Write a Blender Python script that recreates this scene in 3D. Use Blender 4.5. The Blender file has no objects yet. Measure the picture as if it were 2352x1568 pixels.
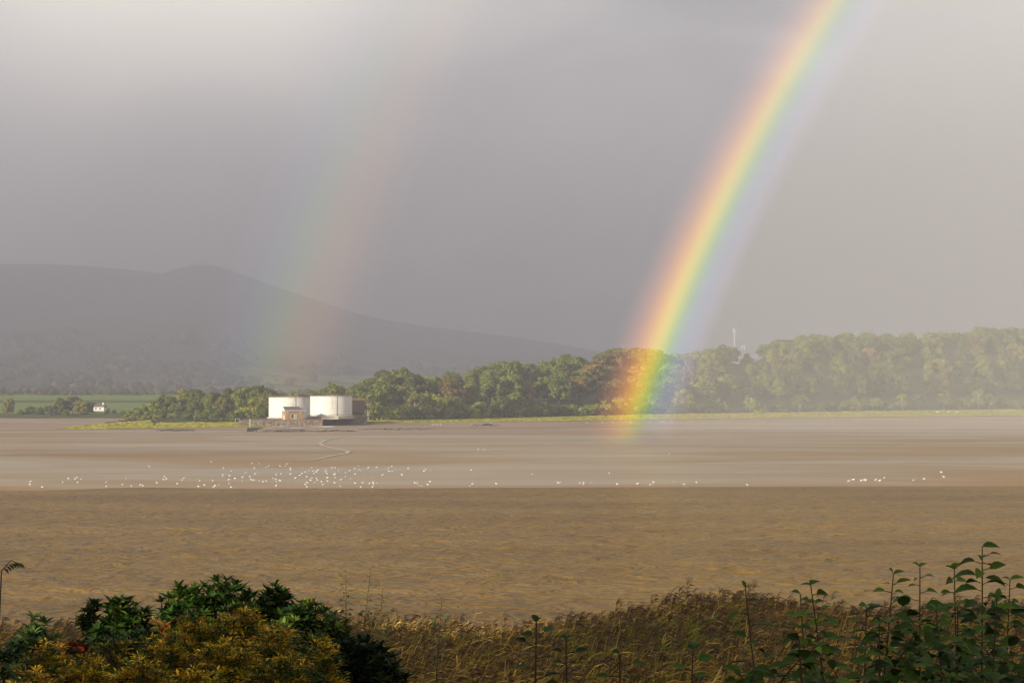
import bpy, math, random
import numpy as np
from mathutils import Matrix, Vector
R = math.radians
random.seed(7); rng = np.random.default_rng(7)
sc = bpy.context.scene; COL = sc.collection

# ------------------------------------------------------------------ camera
H = 15.0; FPX = 1176/math.tan(R(14)); HZ = 900
PITCH = math.atan((HZ-784)/FPX)
cd = bpy.data.cameras.new('camera'); cam = bpy.data.objects.new('camera', cd); COL.objects.link(cam)
cam.location = (0, 0, H); cam.rotation_euler = (R(90)+PITCH, 0, 0)
cd.sensor_width = 36; cd.lens = 18/math.tan(R(14)); cd.clip_start = .1; cd.clip_end = 20000
sc.camera = cam
def ray(px, py):
    v = Vector(((px-1176)/FPX, 1, (784-py)/FPX)); c, s = math.cos(PITCH), math.sin(PITCH)
    return Vector((v.x, c*v.y-s*v.z, s*v.y+c*v.z))
def at(px, py, Y):
    d = ray(px, py); return Vector((0, 0, H))+d*(Y/d.y)
def gnd(px, py, z=0.):
    d = ray(px, py); return Vector((0, 0, H))+d*((z-H)/d.z)

# ------------------------------------------------------------------ light, sky
SUN_EL, ANTI = 13.0, 43.5                                  # antisolar point lies right of the view
sx, sy, sz = -math.sin(R(ANTI))*math.cos(R(SUN_EL)), -math.cos(R(ANTI))*math.cos(R(SUN_EL)), math.sin(R(SUN_EL))
sl = bpy.data.lights.new('sun', 'SUN'); sun = bpy.data.objects.new('sun', sl); COL.objects.link(sun)
sl.energy = 5.0; sl.angle = R(.5); sl.color = (1, .89, .69)
sun.rotation_euler = Vector((sx, sy, sz)).to_track_quat('Z', 'Y').to_euler(); sun.location = (0, 0, 60)
W = bpy.data.worlds.new('World'); sc.world = W; W.use_nodes = True
nt = W.node_tree; N = nt.nodes; L = nt.links; N.clear()
out = N.new('ShaderNodeOutputWorld'); bg = N.new('ShaderNodeBackground'); bg.inputs[1].default_value = .1
sky = N.new('ShaderNodeTexSky'); sky.sky_type = 'NISHITA'; sky.sun_disc = False
sky.sun_elevation = R(SUN_EL); sky.sun_rotation = math.atan2(sx, sy); sky.dust_density = 3
bg2 = N.new('ShaderNodeBackground'); mixs = N.new('ShaderNodeMixShader'); mixs.inputs[0].default_value = .9
tc = N.new('ShaderNodeTexCoord')
def wdot(v):
    n = N.new('ShaderNodeVectorMath'); n.operation = 'DOT_PRODUCT'; n.inputs[1].default_value = Vector(v).normalized()
    L.new(tc.outputs['Generated'], n.inputs[0]); return n.outputs['Value']
def wmap(s, a, b, c, d):
    n = N.new('ShaderNodeMapRange'); n.interpolation_type = 'SMOOTHSTEP'
    for i, x in enumerate((a, b, c, d)): n.inputs[i+1].default_value = x
    L.new(s, n.inputs[0]); return n.outputs[0]
def wmix(f, a, b):
    n = N.new('ShaderNodeMix'); n.data_type = 'RGBA'
    L.new(f, n.inputs[0])
    for i, x in ((6, a), (7, b)):
        if isinstance(x, tuple): n.inputs[i].default_value = (*x, 1)
        else: L.new(x, n.inputs[i])
    return n.outputs[2]
mp = N.new('ShaderNodeMapping'); mp.inputs['Rotation'].default_value = (0, R(28), 0); mp.inputs['Scale'].default_value = (3.2, 3, 7)
L.new(tc.outputs['Generated'], mp.inputs[0])
ns = N.new('ShaderNodeTexNoise'); ns.inputs['Scale'].default_value = 2.4; ns.inputs['Detail'].default_value = 5; ns.inputs['Roughness'].default_value = .5; ns.inputs['Distortion'].default_value = .4
L.new(mp.outputs[0], ns.inputs['Vector'])
c0 = wmix(wmap(ns.outputs[0], .34, .66, 0, 1), (.27, .262, .285), (.47, .455, .445))
ev = N.new('ShaderNodeVectorMath'); ev.operation = 'DOT_PRODUCT'; ev.inputs[1].default_value = (-.457, 0, 1); L.new(tc.outputs['Generated'], ev.inputs[0])
ns2 = N.new('ShaderNodeTexNoise'); ns2.inputs['Scale'].default_value = 7; ns2.inputs['Detail'].default_value = 3; L.new(tc.outputs['Generated'], ns2.inputs['Vector'])
wob = N.new('ShaderNodeMath'); wob.operation = 'MULTIPLY_ADD'; wob.inputs[1].default_value = .10; L.new(ns2.outputs[0], wob.inputs[0]); L.new(ev.outputs['Value'], wob.inputs[2])
lft = wmap(zz0 := (lambda n: (L.new(tc.outputs['Generated'], n.inputs[0]), n.outputs[0])[1])(N.new('ShaderNodeSeparateXYZ')), -.11, .05, 1, .1)
e1 = N.new('ShaderNodeMath'); e1.operation = 'MULTIPLY'; L.new(wmap(wob.outputs[0], .17, .285, 0, 1), e1.inputs[0]); L.new(lft, e1.inputs[1])
b3 = wmap(wdot((-sx, -sy, -sz)), math.cos(R(41.8)), math.cos(R(40.4)), 0, .85); c0 = wmix(b3, c0, (.58, .57, .555))
b4 = wmap(wdot(ray(1500, 160)), math.cos(R(3.2)), math.cos(R(0)), 0, .5); c0 = wmix(b4, c0, (.25, .255, .27))
c1 = wmix(e1.outputs[0], c0, (.74, .70, .66))
b1 = wmap(wdot(ray(400, 20)), math.cos(R(6.5)), math.cos(R(.3)), 0, .9)
c1 = wmix(b1, c1, (1.0, .94, .82))
b2 = wmap(wdot(ray(480, 540)), math.cos(R(5)), math.cos(R(0)), 0, .55)
c2 = wmix(b2, c1, (.23, .23, .29))
zz = N.new('ShaderNodeSeparateXYZ'); L.new(tc.outputs['Generated'], zz.inputs[0])
c3 = wmix(wmap(zz.outputs[2], .25, .8, 0, 1), c2, (.42, .42, .44))      # higher, thinner cloud overhead
L.new(c3, bg2.inputs[0]); L.new(sky.outputs[0], bg.inputs[0])
L.new(bg.outputs[0], mixs.inputs[1]); L.new(bg2.outputs[0], mixs.inputs[2]); L.new(mixs.outputs[0], out.inputs[0])
sc.view_settings.view_transform = 'Standard'; sc.view_settings.look = 'None'; sc.view_settings.exposure = .35; sc.view_settings.gamma = 1
sc.cycles.max_bounces = 5; sc.cycles.transparent_max_bounces = 16; sc.cycles.volume_bounces = 0
sc.cycles.diffuse_bounces = 2; sc.cycles.glossy_bounces = 2; sc.cycles.use_denoising = True

# ------------------------------------------------------------------ helpers
def tag(o, label=None, cat=None, group=None, kind=None):
    for k, v in (('label', label), ('category', cat), ('group', group), ('kind', kind)):
        if v: o[k] = v
    return o
def empty(name, loc, rz=0, label=None, cat=None, group=None):
    o = bpy.data.objects.new(name, None); COL.objects.link(o); o.location = loc; o.rotation_euler = (0, 0, rz)
    o.empty_display_size = .5
    return tag(o, label, cat, group)
class MB:
    def __init__(s): s.v = []; s.f = []; s.c = []; s.n = 0; s.sm = False
    def add(s, V, F, c=(1, 1, 1)):
        V = np.asarray(V, float).reshape(-1, 3); F = np.asarray(F, int)
        s.v.append(V); s.f.append(F+s.n); s.n += len(V)
        C = np.asarray(c, float)
        s.c.append(np.tile(C, (len(F), 1)) if C.ndim == 1 else C)
    def box(s, c, d, rz=0, col=(1, 1, 1), taper=1):
        x, y, z = np.array(d)/2; cs, sn = math.cos(rz), math.sin(rz)
        P = []
        for dz in (-z, z):
            k = taper if dz > 0 else 1
            for a, b in ((-x, -y), (x, -y), (x, y), (-x, y)):
                a *= k; b *= k; P.append((c[0]+a*cs-b*sn, c[1]+a*sn+b*cs, c[2]+dz))
        s.add(P, [(3, 2, 1, 0), (4, 5, 6, 7), (0, 1, 5, 4), (1, 2, 6, 5), (2, 3, 7, 6), (3, 0, 4, 7)], col)
    def tube(s, P, r, k=6, col=(1, 1, 1)):
        P = [Vector(p) for p in P]; n = len(P); r = list(r) if hasattr(r, '__len__') else [r]*n
        V = []
        for i, p in enumerate(P):
            t = (P[min(i+1, n-1)]-P[max(i-1, 0)]).normalized()
            u = t.orthogonal().normalized() if abs(t.z) > .95 else t.cross(Vector((0, 0, 1))).normalized()
            w = t.cross(u)
            for j in range(k):
                a = 2*math.pi*j/k; V.append(p+(u*math.cos(a)+w*math.sin(a))*r[i])
        F = [(i*k+j, i*k+(j+1) % k, (i+1)*k+(j+1) % k, (i+1)*k+j) for i in range(n-1) for j in range(k)]
        s.add(V, F, col)
    def build(s, name, mat, parent=None, smooth=False):
        me = bpy.data.meshes.new(name)
        V = np.concatenate(s.v); me.vertices.add(len(V)); me.vertices.foreach_set('co', V.ravel())
        sizes = np.concatenate([np.full(len(f), f.shape[1]) for f in s.f]); loops = np.concatenate([f.ravel() for f in s.f])
        me.loops.add(len(loops)); me.loops.foreach_set('vertex_index', loops)
        me.polygons.add(len(sizes)); st = np.concatenate([[0], np.cumsum(sizes)[:-1]])
        me.polygons.foreach_set('loop_start', st); me.polygons.foreach_set('loop_total', sizes)
        me.polygons.foreach_set('use_smooth', np.full(len(sizes), smooth))
        at_ = me.attributes.new('tint', 'FLOAT_COLOR', 'FACE'); C = np.concatenate(s.c)
        at_.data.foreach_set('color', np.hstack([C, np.ones((len(C), 1))]).ravel())
        me.update(); me.validate()
        if mat: me.materials.append(mat)
        o = bpy.data.objects.new(name, me); COL.objects.link(o)
        if parent: o.parent = parent
        return o
def grid(name, X, Y, Z, mat, col=None, smooth=True):
    n, m = X.shape; b = MB(); V = np.stack([X, Y, Z], -1).reshape(-1, 3)
    i, j = np.meshgrid(np.arange(n-1), np.arange(m-1), indexing='ij'); a = (i*m+j).ravel()
    F = np.stack([a, a+m, a+m+1, a+1], -1)
    if col is not None: col = col[:-1, :-1].reshape(-1, 3)
    b.add(V, F, (1, 1, 1) if col is None else col)
    o = b.build(name, mat, smooth=smooth); return tag(o, kind='structure')

class Mat:
    def __init__(s, name, rough=.8, spec=.3):
        s.m = bpy.data.materials.new(name); s.m.use_nodes = True; s.nt = s.m.node_tree
        s.N = s.nt.nodes; s.L = s.nt.links; s.b = s.N['Principled BSDF']
        s.b.inputs['Roughness'].default_value = rough; s.b.inputs['Specular IOR Level'].default_value = spec
        s._tc = None
    def node(s, t, **k):
        n = s.N.new(t)
        for a, b in k.items(): setattr(n, a, b)
        return n
    def coord(s, kind='Object', scale=(1, 1, 1), rot=(0, 0, 0)):
        if s._tc is None: s._tc = s.node('ShaderNodeTexCoord')
        m = s.node('ShaderNodeMapping'); m.inputs['Scale'].default_value = scale; m.inputs['Rotation'].default_value = rot
        s.L.new(s._tc.outputs[kind], m.inputs[0]); return m.outputs[0]
    def noise(s, v, scale, det=4, rough=.55, dist=0):
        n = s.node('ShaderNodeTexNoise'); n.inputs['Scale'].default_value = scale; n.inputs['Detail'].default_value = det
        n.inputs['Roughness'].default_value = rough; n.inputs['Distortion'].default_value = dist; s.L.new(v, n.inputs['Vector']); return n.outputs[0]
    def mr(s, v, a, b, c=0, d=1):
        n = s.node('ShaderNodeMapRange')
        for i, x in enumerate((a, b, c, d)): n.inputs[i+1].default_value = x
        s.L.new(v, n.inputs[0]); return n.outputs[0]
    def mix(s, f, a, b, mode='MIX'):
        n = s.node('ShaderNodeMix', data_type='RGBA', blend_type=mode)
        for i, x in ((0, f), (6, a), (7, b)):
            if isinstance(x, tuple): n.inputs[i].default_value = (*x, 1)
            elif isinstance(x, (int, float)): n.inputs[i].default_value = x
            else: s.L.new(x, n.inputs[i])
        return n.outputs[2]
    def math(s, op, a, b=0):
        n = s.node('ShaderNodeMath', operation=op)
        for i, x in ((0, a), (1, b)):
            if isinstance(x, (int, float)): n.inputs[i].default_value = x
            else: s.L.new(x, n.inputs[i])
        return n.outputs[0]
    def attr(s, name='tint'):
        n = s.node('ShaderNodeAttribute'); n.attribute_name = name; return n.outputs['Color']
    def set(s, k, v): 
        if isinstance(v, tuple): s.b.inputs[k].default_value = (*v, 1)
        elif isinstance(v, (int, float)): s.b.inputs[k].default_value = v
        else: s.L.new(v, s.b.inputs[k])
    def bump(s, h, strength=.5, dist=.1):
        n = s.node('ShaderNodeBump'); n.inputs['Strength'].default_value = strength; n.inputs['Distance'].default_value = dist
        s.L.new(h, n.inputs['Height']); s.L.new(n.outputs[0], s.b.inputs['Normal'])

def simple(name, c, rough=.8, spec=.3, var=.25, scale=3.):
    m = Mat(name, rough, spec); n = m.noise(m.coord(), scale)
    m.set('Base Color', m.mix(m.mr(n, .3, .7), tuple(x*(1-var) for x in c), tuple(min(1, x*(1+var)) for x in c))); return m.m
def foliage_mat(name, rough=.75, spec=.15, objcol=True, var=.5, trans=0.):
    m = Mat(name, rough, spec); g = m.node('ShaderNodeNewGeometry'); a = m.attr()
    if objcol:
        oi = m.node('ShaderNodeObjectInfo'); a = m.mix(1., a, oi.outputs['Color'], 'MULTIPLY')
    hs = m.node('ShaderNodeHueSaturation'); m.L.new(a, hs.inputs['Color'])
    m.L.new(m.mr(g.outputs['Random Per Island'], 0, 1, 1-var, 1+var), hs.inputs['Value'])
    r2 = m.math('FRACT', m.math('MULTIPLY', g.outputs['Random Per Island'], 17.3))
    m.L.new(m.mr(r2, 0, 1, .485, .515), hs.inputs['Hue'])
    m.set('Base Color', hs.outputs[0])
    if trans:
        t = m.node('ShaderNodeBsdfTranslucent'); m.L.new(hs.outputs[0], t.inputs[0]); ms = m.node('ShaderNodeMixShader'); ms.inputs[0].default_value = trans
        m.L.new(m.b.outputs[0], ms.inputs[1]); m.L.new(t.outputs[0], ms.inputs[2]); m.L.new(ms.outputs[0], m.N['Material Output'].inputs[0])
    return m.m
M_TREE = foliage_mat('tree_foliage', var=.4, trans=.2)
M_BARK = simple('bark', (.16, .12, .085), .9)
M_PALEBARK = simple('pale_bark', (.42, .37, .29), .85)
M_LEAF = foliage_mat('garden_leaf', .6, .1, objcol=False, var=.35, trans=.12)
M_REED = foliage_mat('reed', .8, .1, objcol=False, var=.4, trans=.1)
M_STEM = simple('stem', (.06, .038, .02), .8)

def sn(x, y, seed=0, oct=4):                                        # cheap smooth noise for terrain
    r = np.random.default_rng(seed); o = 0
    for k in range(oct):
        for _ in range(4):
            a = r.uniform(0, 2*np.pi); ph = r.uniform(0, 6.28); w = 2**k*r.uniform(.7, 1.3)
            o = o+np.sin((x*np.cos(a)+y*np.sin(a))*w+ph)/2**k/4
    return o
interp = np.interp

# ------------------------------------------------------------------ mudflat (one sheet out to the foot of the hills)
PXE = -35000
def edge_Y(x):                                                      # where the rippled river ends and the wet flat begins
    return 322+.055*x+1.2*np.sin(x*.03)+.8*np.sin(x*.011+1)+(4*np.sin(x*.09)+3*np.sin(x*.21+1))*np.clip((-x-10)/60, 0, 1)
m = Mat('wet_mud', .45, .07)
co = m.coord('Object'); cs_ = m.coord('Object', (.006, .012, 1), (0, 0, R(9))); cf = m.coord('Object', (.03, .07, 1), (0, 0, R(4)))
n1 = m.noise(cs_, 1.3, 3, .5, 1.0); n2 = m.noise(cf, 1.5, 4); n3 = m.noise(m.coord('Object', (.25, .9, 1)), 1, 3)
sp = m.node('ShaderNodeSeparateXYZ'); m.L.new(co, sp.inputs[0])
dry = m.mix(m.mr(n1, .32, .66), (.36, .245, .13), (.39, .31, .20))
dry = m.mix(m.mr(n2, .35, .65, 0, .25), dry, (.25, .155, .08))
dist = m.math('SUBTRACT', sp.outputs[1], m.math('MULTIPLY', sp.outputs[0], .055))
near = m.mr(m.math('ADD', dist, m.math('MULTIPLY', n2, 20)), 338, 362, 1, 0)   # fresh tan rim of the flat beside the water
dry = m.mix(near, dry, (.36, .225, .10))
far = m.mr(m.math('ADD', sp.outputs[1], m.math('MULTIPLY', n1, 200)), 720, 860)
dry = m.mix(m.math('MULTIPLY', far, .75), dry, (.33, .21, .12))
hc = gnd(300, 1038); hv = m.node('ShaderNodeVectorMath', operation='SUBTRACT'); hv.inputs[1].default_value = (hc.x, hc.y, 0); m.L.new(co, hv.inputs[0])
hs = m.node('ShaderNodeVectorMath', operation='MULTIPLY'); hs.inputs[1].default_value = (1/52, 1/42, 0); m.L.new(hv.outputs[0], hs.inputs[0]); hl = m.node('ShaderNodeVectorMath', operation='LENGTH'); m.L.new(hs.outputs[0], hl.inputs[0])
dry = m.mix(m.mr(m.math('ADD', hl.outputs['Value'], m.math('MULTIPLY', n2, .5)), 1.0, 1.45, .8, 0), dry, (.28, .175, .08))
wet = m.noise(m.coord('Object', (.007, .011, 1), (0, 0, R(-5))), 1.1, 2, .4, 1.2); dry = m.mix(m.mr(wet, .5, .62, 0, .6), dry, (.43, .36, .26))  # pale patches: sheen of wet mud put into the base colour
m.set('Base Color', dry)
m.set('Roughness', m.mr(n1, .4, .6, .6, .35))
m.bump(m.math('ADD', n3, m.math('MULTIPLY', n2, .8)), .25, .12); M_MUD = m.m
xs = np.concatenate([np.linspace(-4900, -450, 20), np.linspace(-430, 430, 160), np.linspace(450, 4900, 20)])
ss = np.concatenate([np.linspace(-40, 0, 5), np.array([.5, 1, 2, 4, 8, 16, 30, 50]), np.linspace(80, 900, 60), np.linspace(1000, 3780, 20)])
X, S_ = np.meshgrid(xs, ss, indexing='ij'); XC = np.clip(X, -1200, 1200); Y = edge_Y(XC)+S_
Z = np.where(S_ < 0, S_*.03, .05*(1-np.exp(-np.maximum(S_, 0)/3)))+np.where(S_ > 60, .06*sn(X/90, Y/90, 3)*np.clip((S_-60)/80, 0, 1), 0)
grid('mudflat', X, Y, Z, M_MUD)

# river: rippled brown water between the bank and the flat
m = Mat('river_water', .3, .07)
w1 = m.noise(m.coord('Object', (.7, 1.3, 1), (0, 0, R(3))), .9, 4, .6, .4); w2 = m.noise(m.coord('Object', (.8, 2.2, 1), (0, 0, R(-6))), 1.0, 3, .6)
w3 = m.noise(m.coord('Object', (.012, .05, 1)), 1.2, 3)
m.set('Base Color', m.mix(m.mr(w3, .35, .65), (.20, .114, .020), (.28, .168, .036)))
m.set('Roughness', .28); m.b.inputs['IOR'].default_value = 1.33
w4 = m.noise(m.coord('Object', (.32, .62, 1), (0, 0, R(2))), .8, 3, .6, .5)
m.bump(m.math('ADD', m.math('ADD', w1, m.math('MULTIPLY', w2, .4)), m.math('MULTIPLY', w4, 2.2)), 1.0, 1.15); M_WATER = m.m
xs = np.concatenate([np.linspace(-4900, -160, 16), np.linspace(-150, 150, 501), np.linspace(160, 4900, 16)]); t = np.linspace(0, 1, 620)
X, T = np.meshgrid(xs, t, indexing='ij'); y0 = 96.; y1 = edge_Y(np.clip(X, -1200, 1200))+.6; Y = y0+(y1-y0)*T**1.6
rip = 1.3*(.07*sn(X*.8+2*np.sin(Y*.11), Y*1.4, 11, 3)+.10*sn(X*.5, Y*.75+1.5*np.sin(X*.07), 12, 2))*(1-T**6)
grid('river', X, Y, np.where(np.abs(X) < 150, rip, 0)+.004, M_WATER)

# pale sheets of standing water and foam lines on the flat
M_FOAM = simple('foam', (.55, .47, .36), .5, .3, .15, 1)
M_WET = Mat('standing_water', .08, .5); M_WET.set('Base Color', (.30, .27, .21)); M_WET.bump(M_WET.noise(M_WET.coord('Object', (.5, 1, 1)), .6), .15, .05); M_WET = M_WET.m
def ribbon(name, pts, w, mat, z=.13):
    b = MB(); P = [gnd(*p) for p in pts]; Q = []
    for a, c in zip(P[:-1], P[1:]):
        for k in range(8): Q.append(a.lerp(c, k/8))
    Q.append(P[-1]); V = []; n = len(Q)
    for i, q in enumerate(Q):
        t = (Q[min(i+1, n-1)]-Q[max(i-1, 0)]).normalized(); s = Vector((-t.y, t.x, 0)); ww = w*(.5+.5*math.sin(math.pi*(i+.3)/n))*random.uniform(.6, 1.3)
        V += [(q+s*ww+Vector((0, 0, z))), (q-s*ww+Vector((0, 0, z)))]
    b.add(V, [(2*i, 2*i+1, 2*i+3, 2*i+2) for i in range(n-1)])
    return tag(b.build(name, mat), kind='structure')
def poolp(name, px0, px1, py0, py1, mat, z=.11):
    b = MB(); c = [gnd((px0+px1)/2+(px1-px0)/2*math.cos(a), (py0+py1)/2+(py1-py0)/2*math.sin(a)*(1+.25*math.sin(3*a+px0)), 0) for a in np.linspace(0, 2*math.pi, 41)[:-1]]
    c = [Vector((p.x, p.y, z)) for p in c]
    b.add(c, [tuple(range(40))]); return tag(b.build(name, mat), kind='structure')
ribbon('tide_line', [(800, 1001), (772, 1006), (748, 1011), (734, 1018), (742, 1024), (770, 1031), (800, 1037), (797, 1042), (770, 1046), (745, 1051), (722, 1057), (680, 1060)], .6, M_FOAM, .125)
ribbon('tide_line', [(1640, 1076), (1800, 1073.5), (1960, 1075)], .5, M_FOAM)
ribbon('tide_line', [(1560, 969), (1750, 966), (1950, 964), (2150, 961), (2420, 958)], 2.2, M_FOAM)
ribbon('tide_line', [(560, 973), (900, 980.5), (1250, 975.5), (1500, 972)], 2.0, simple('pale_mud', (.42, .31, .22), .6))
M_SHEEN = simple('wet_concrete', (.62, .58, .5), .3, .5, .1)
poolp('slipway', 640, 700, 984.2, 986.6, M_SHEEN, .35); poolp('slipway', 715, 772, 979.8, 982.6, M_SHEEN, .3); poolp('slipway', 625, 668, 980.8, 982.4, M_SHEEN, .45)

# ------------------------------------------------------------------ far shore: marsh, wood ground, fields, mountain
FPT = [(-400, 965), (0, 972), (280, 976), (600, 967), (820, 965), (1000, 963), (1200, 958), (1500, 950), (1750, 947), (2000, 943), (2352, 939), (2900, 936)]   # foot of the trees
def baseP(px): return interp(px, *zip(*FPT))
def baseY(px): return interp(px, [-400, 300, 820, 1500, 2352, 2900], [1010, 970, 1030, 1230, 1500, 1600])
def zat(px, py, Y): return at(px, py, Y).z
M_MARSH = Mat('saltmarsh', .9, .1)
a1 = M_MARSH.noise(M_MARSH.coord('Object', (.02, .09, 1)), 1.5, 5); a2 = M_MARSH.noise(M_MARSH.coord('Object', (.2, .5, 1)), 1.0, 4)
cc = M_MARSH.mix(M_MARSH.mr(a1, .4, .6), (.34, .36, .05), (.48, .40, .07)); cc = M_MARSH.mix(M_MARSH.mr(a2, .52, .68, 0, .8), cc, (.16, .15, .04))
M_MARSH.set('Base Color', M_MARSH.mix(1., cc, M_MARSH.attr(), 'MULTIPLY')); M_MARSH.bump(a2, .6, .5); M_MARSH = M_MARSH.m
LP = [(-400, 976), (0, 981), (120, 985), (200, 986), (400, 983), (560, 980), (700, 976), (870, 972), (1200, 968), (1500, 964), (1900, 959), (2352, 955), (2900, 951)]
px = np.linspace(130, 2700, 700); u = np.array([0, .02, .06, .14, .2, .3, .34, .38, .5, .62, .66, .8, 1.0, 1.15])
PX, U = np.meshgrid(px, u, indexing='ij')
lowP = interp(PX, *zip(*LP))+.5*sn(PX/22, PX*0, 5)
zlo = .1
Ylo = (H-zlo)/((lowP-HZ)/FPX)/1.0
Yhi = baseY(PX)
uptip = np.clip((PX-130)/220, 0, 1)
Ylo = np.minimum(Ylo, Yhi-4); Yhi = Ylo+(Yhi-Ylo)*uptip**.7
YY = Ylo+(Yhi-Ylo)*np.clip(U, 0, None)
zhi = H-Yhi*(baseP(PX)-HZ)/FPX
zhi = np.where(PX < 350, zlo+1.2*uptip+.3, zhi); zhi = np.clip(zhi, .5, 4)
step = np.interp(U, [0, .02, .06, .14, .2, .3, .34, .38, .5, .62, .66, .8, 1, 1.15], [0, .12, .30, .32, .32, .33, .48, .5, .52, .54, .72, .8, 1, 1.0])
ZZ = zlo-.15*(U == 0)+(zhi-zlo)*step*np.clip(.3+uptip, 0, 1)+.06*sn(PX/9, YY/6, 8)*(U > .02)
XX = (PX-1176)/FPX*YY
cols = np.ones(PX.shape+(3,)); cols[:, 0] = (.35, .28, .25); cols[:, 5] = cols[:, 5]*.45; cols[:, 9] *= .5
grid('saltmarsh', XX, YY, ZZ, M_MARSH, cols)
b = MB(); n = 16000; ii = rng.integers(8, 695, n); jj = rng.integers(2, 12, n); fr = rng.random((n, 2))
def lerp2(A_): return A_[ii, jj]*(1-fr[:, 1])+A_[ii, jj+1]*fr[:, 1]+(A_[ii+1, jj]-A_[ii, jj])*fr[:, 0]
gx, gy, gz0 = lerp2(XX), lerp2(YY), lerp2(ZZ); hw = rng.uniform(.3, 1.1, n); hh = rng.uniform(.12, .34, n); tl = rng.uniform(-.1, .1, n)
V = np.stack([np.stack([gx-hw, gy, gz0-.05], -1), np.stack([gx+hw, gy+tl, gz0-.05], -1), np.stack([gx+hw*.7, gy+.15, gz0+hh], -1), np.stack([gx-hw*.8, gy+.2, gz0+hh*.8], -1)], 1).reshape(-1, 3)
gc = np.where(rng.random((n, 1)) < .55, np.array((.24, .27, .03)), np.array((.36, .28, .05)))*rng.uniform(.6, 1.25, (n, 1)); gc = np.where(rng.random((n, 1)) < .12, gc*.35, gc)
b.add(V, np.arange(4*n).reshape(n, 4), gc); MARSHG = b
# ragged little banks of mud in front of it
M_DMUD = simple('dark_mud', (.14, .10, .07), .7, .3, .3, .3)
for (p0, p1, q) in ((360, 450, 988), (600, 720, 990), (720, 820, 990), (820, 1000, 986), (1080, 1150, 977.5)):
    b = MB(); n = 40
    P = [gnd(p0+(p1-p0)*i/n, q+random.uniform(-1.3, 1.3), 0) for i in range(n+1)]
    V = []
    for i, p in enumerate(P):
        e = math.sin(math.pi*i/n)**.4; w = (6+random.uniform(0, 8))*e+.2
        V += [(p.x, p.y-w, .02), (p.x, p.y, .1+.45*e*random.uniform(.3, 1)), (p.x, p.y+w, .02)]
    b.add(V, [(3*i+j, 3*i+3+j, 3*i+4+j, 3*i+1+j) for i in range(n) for j in range(2)]); tag(b.build('mud_bank', M_DMUD), kind='structure')

SKY_R = [(820, 880), (850, 855), (900, 850), (960, 860), (1000, 862), (1030, 850), (1060, 862), (1100, 845), (1150, 830), (1200, 825), (1240, 835), (1270, 815), (1310, 808), (1350, 825),
         (1380, 805), (1440, 795), (1500, 795), (1530, 815), (1570, 808), (1600, 798), (1625, 800), (1650, 782), (1690, 803), (1720, 803), (1760, 785), (1800, 775), (1850, 768), (1950, 762), (2050, 765), (2100, 760), (2200, 757), (2250, 750), (2352, 745), (2900, 740)]
SKY_L = [(240, 985), (270, 965), (300, 940), (340, 920), (380, 905), (430, 890), (480, 893), (540, 885), (590, 880), (620, 885), (640, 903), (700, 896), (760, 880), (790, 878), (820, 880)]
SKYP = SKY_L+SKY_R[1:]
def skyp(px): return interp(px, *zip(*SKYP))
def backY(px): return baseY(px)+interp(px, [0, 600, 820, 1150, 2352], [40, 60, 110, 190, 225])
TH = 11.5
def hillz(px, s):                                                    # ground under the wood, s 0 front .. 1 back
    Yf, Yb = baseY(px), backY(px); Y = Yf+(Yb-Yf)*s
    zf = H-Yf*(baseP(px)-HZ)/FPX
    zb = np.maximum(H-Yb*(skyp(px)-HZ)/FPX-TH*.93, zf+1)
    return Y, np.maximum(zf, .8)+(zb-zf)*np.clip(s, 0, 1)**1.0
M_WGR = simple('wood_floor', (.07, .075, .03), .95, .1, .4, .05)
px = np.linspace(240, 2900, 220); s = np.concatenate([np.linspace(-.02, 1, 22), [1.15, 1.5, 2.4]])
PX, S = np.meshgrid(px, s, indexing='ij'); Y, Z = hillz(PX, S); Z = np.where(PX < 340, .02+Z*np.clip((PX-240)/100, 0, 1), Z); Z = np.where(S > 1, Z-(S-1)*6, Z)+np.where(S < 0, -.4, 0)
grid('wood_floor', (PX-1176)/FPX*Y, Y, Z, M_WGR)

# left bank of the side channel and the fields behind it
m = Mat('field', .95, .1); v = m.node('ShaderNodeTexVoronoi'); v.inputs['Scale'].default_value = .006; m.L.new(m.coord(), v.inputs['Vector'])
vn = m.noise(m.coord(), .05, 5); fc = m.mix(m.mr(vn, .35, .65), (.15, .22, .04), (.21, .27, .06))
m.set('Base Color', m.mix(1., fc, m.attr(), 'MULTIPLY')); M_FIELD = m.m
px = np.linspace(-600, 420, 120); t = np.array([0, .03, .08, .2, .35, .5, .56, .7, .85, 1]); PX, T = np.meshgrid(px, t, indexing='ij')
Y = 1180+T*600+10*sn(PX/60, T*0, 21); Z = .2+1.6*np.clip(T/.08, 0, 1)+11*T**1.3
cols = np.ones(PX.shape+(3,)); cols[:, 0] = (.5, .4, .4); cols[:, 1] = (.6, .5, .5); cols[:, 6] = (.5, .45, .6)
grid('field', (PX-1176)/FPX*Y, Y, Z, M_FIELD, cols)

tag(MARSHG.build('marsh_grass', M_REED), 'yellow green saltmarsh grass in a strip along the far shore', 'marsh grass', kind='stuff')
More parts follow.
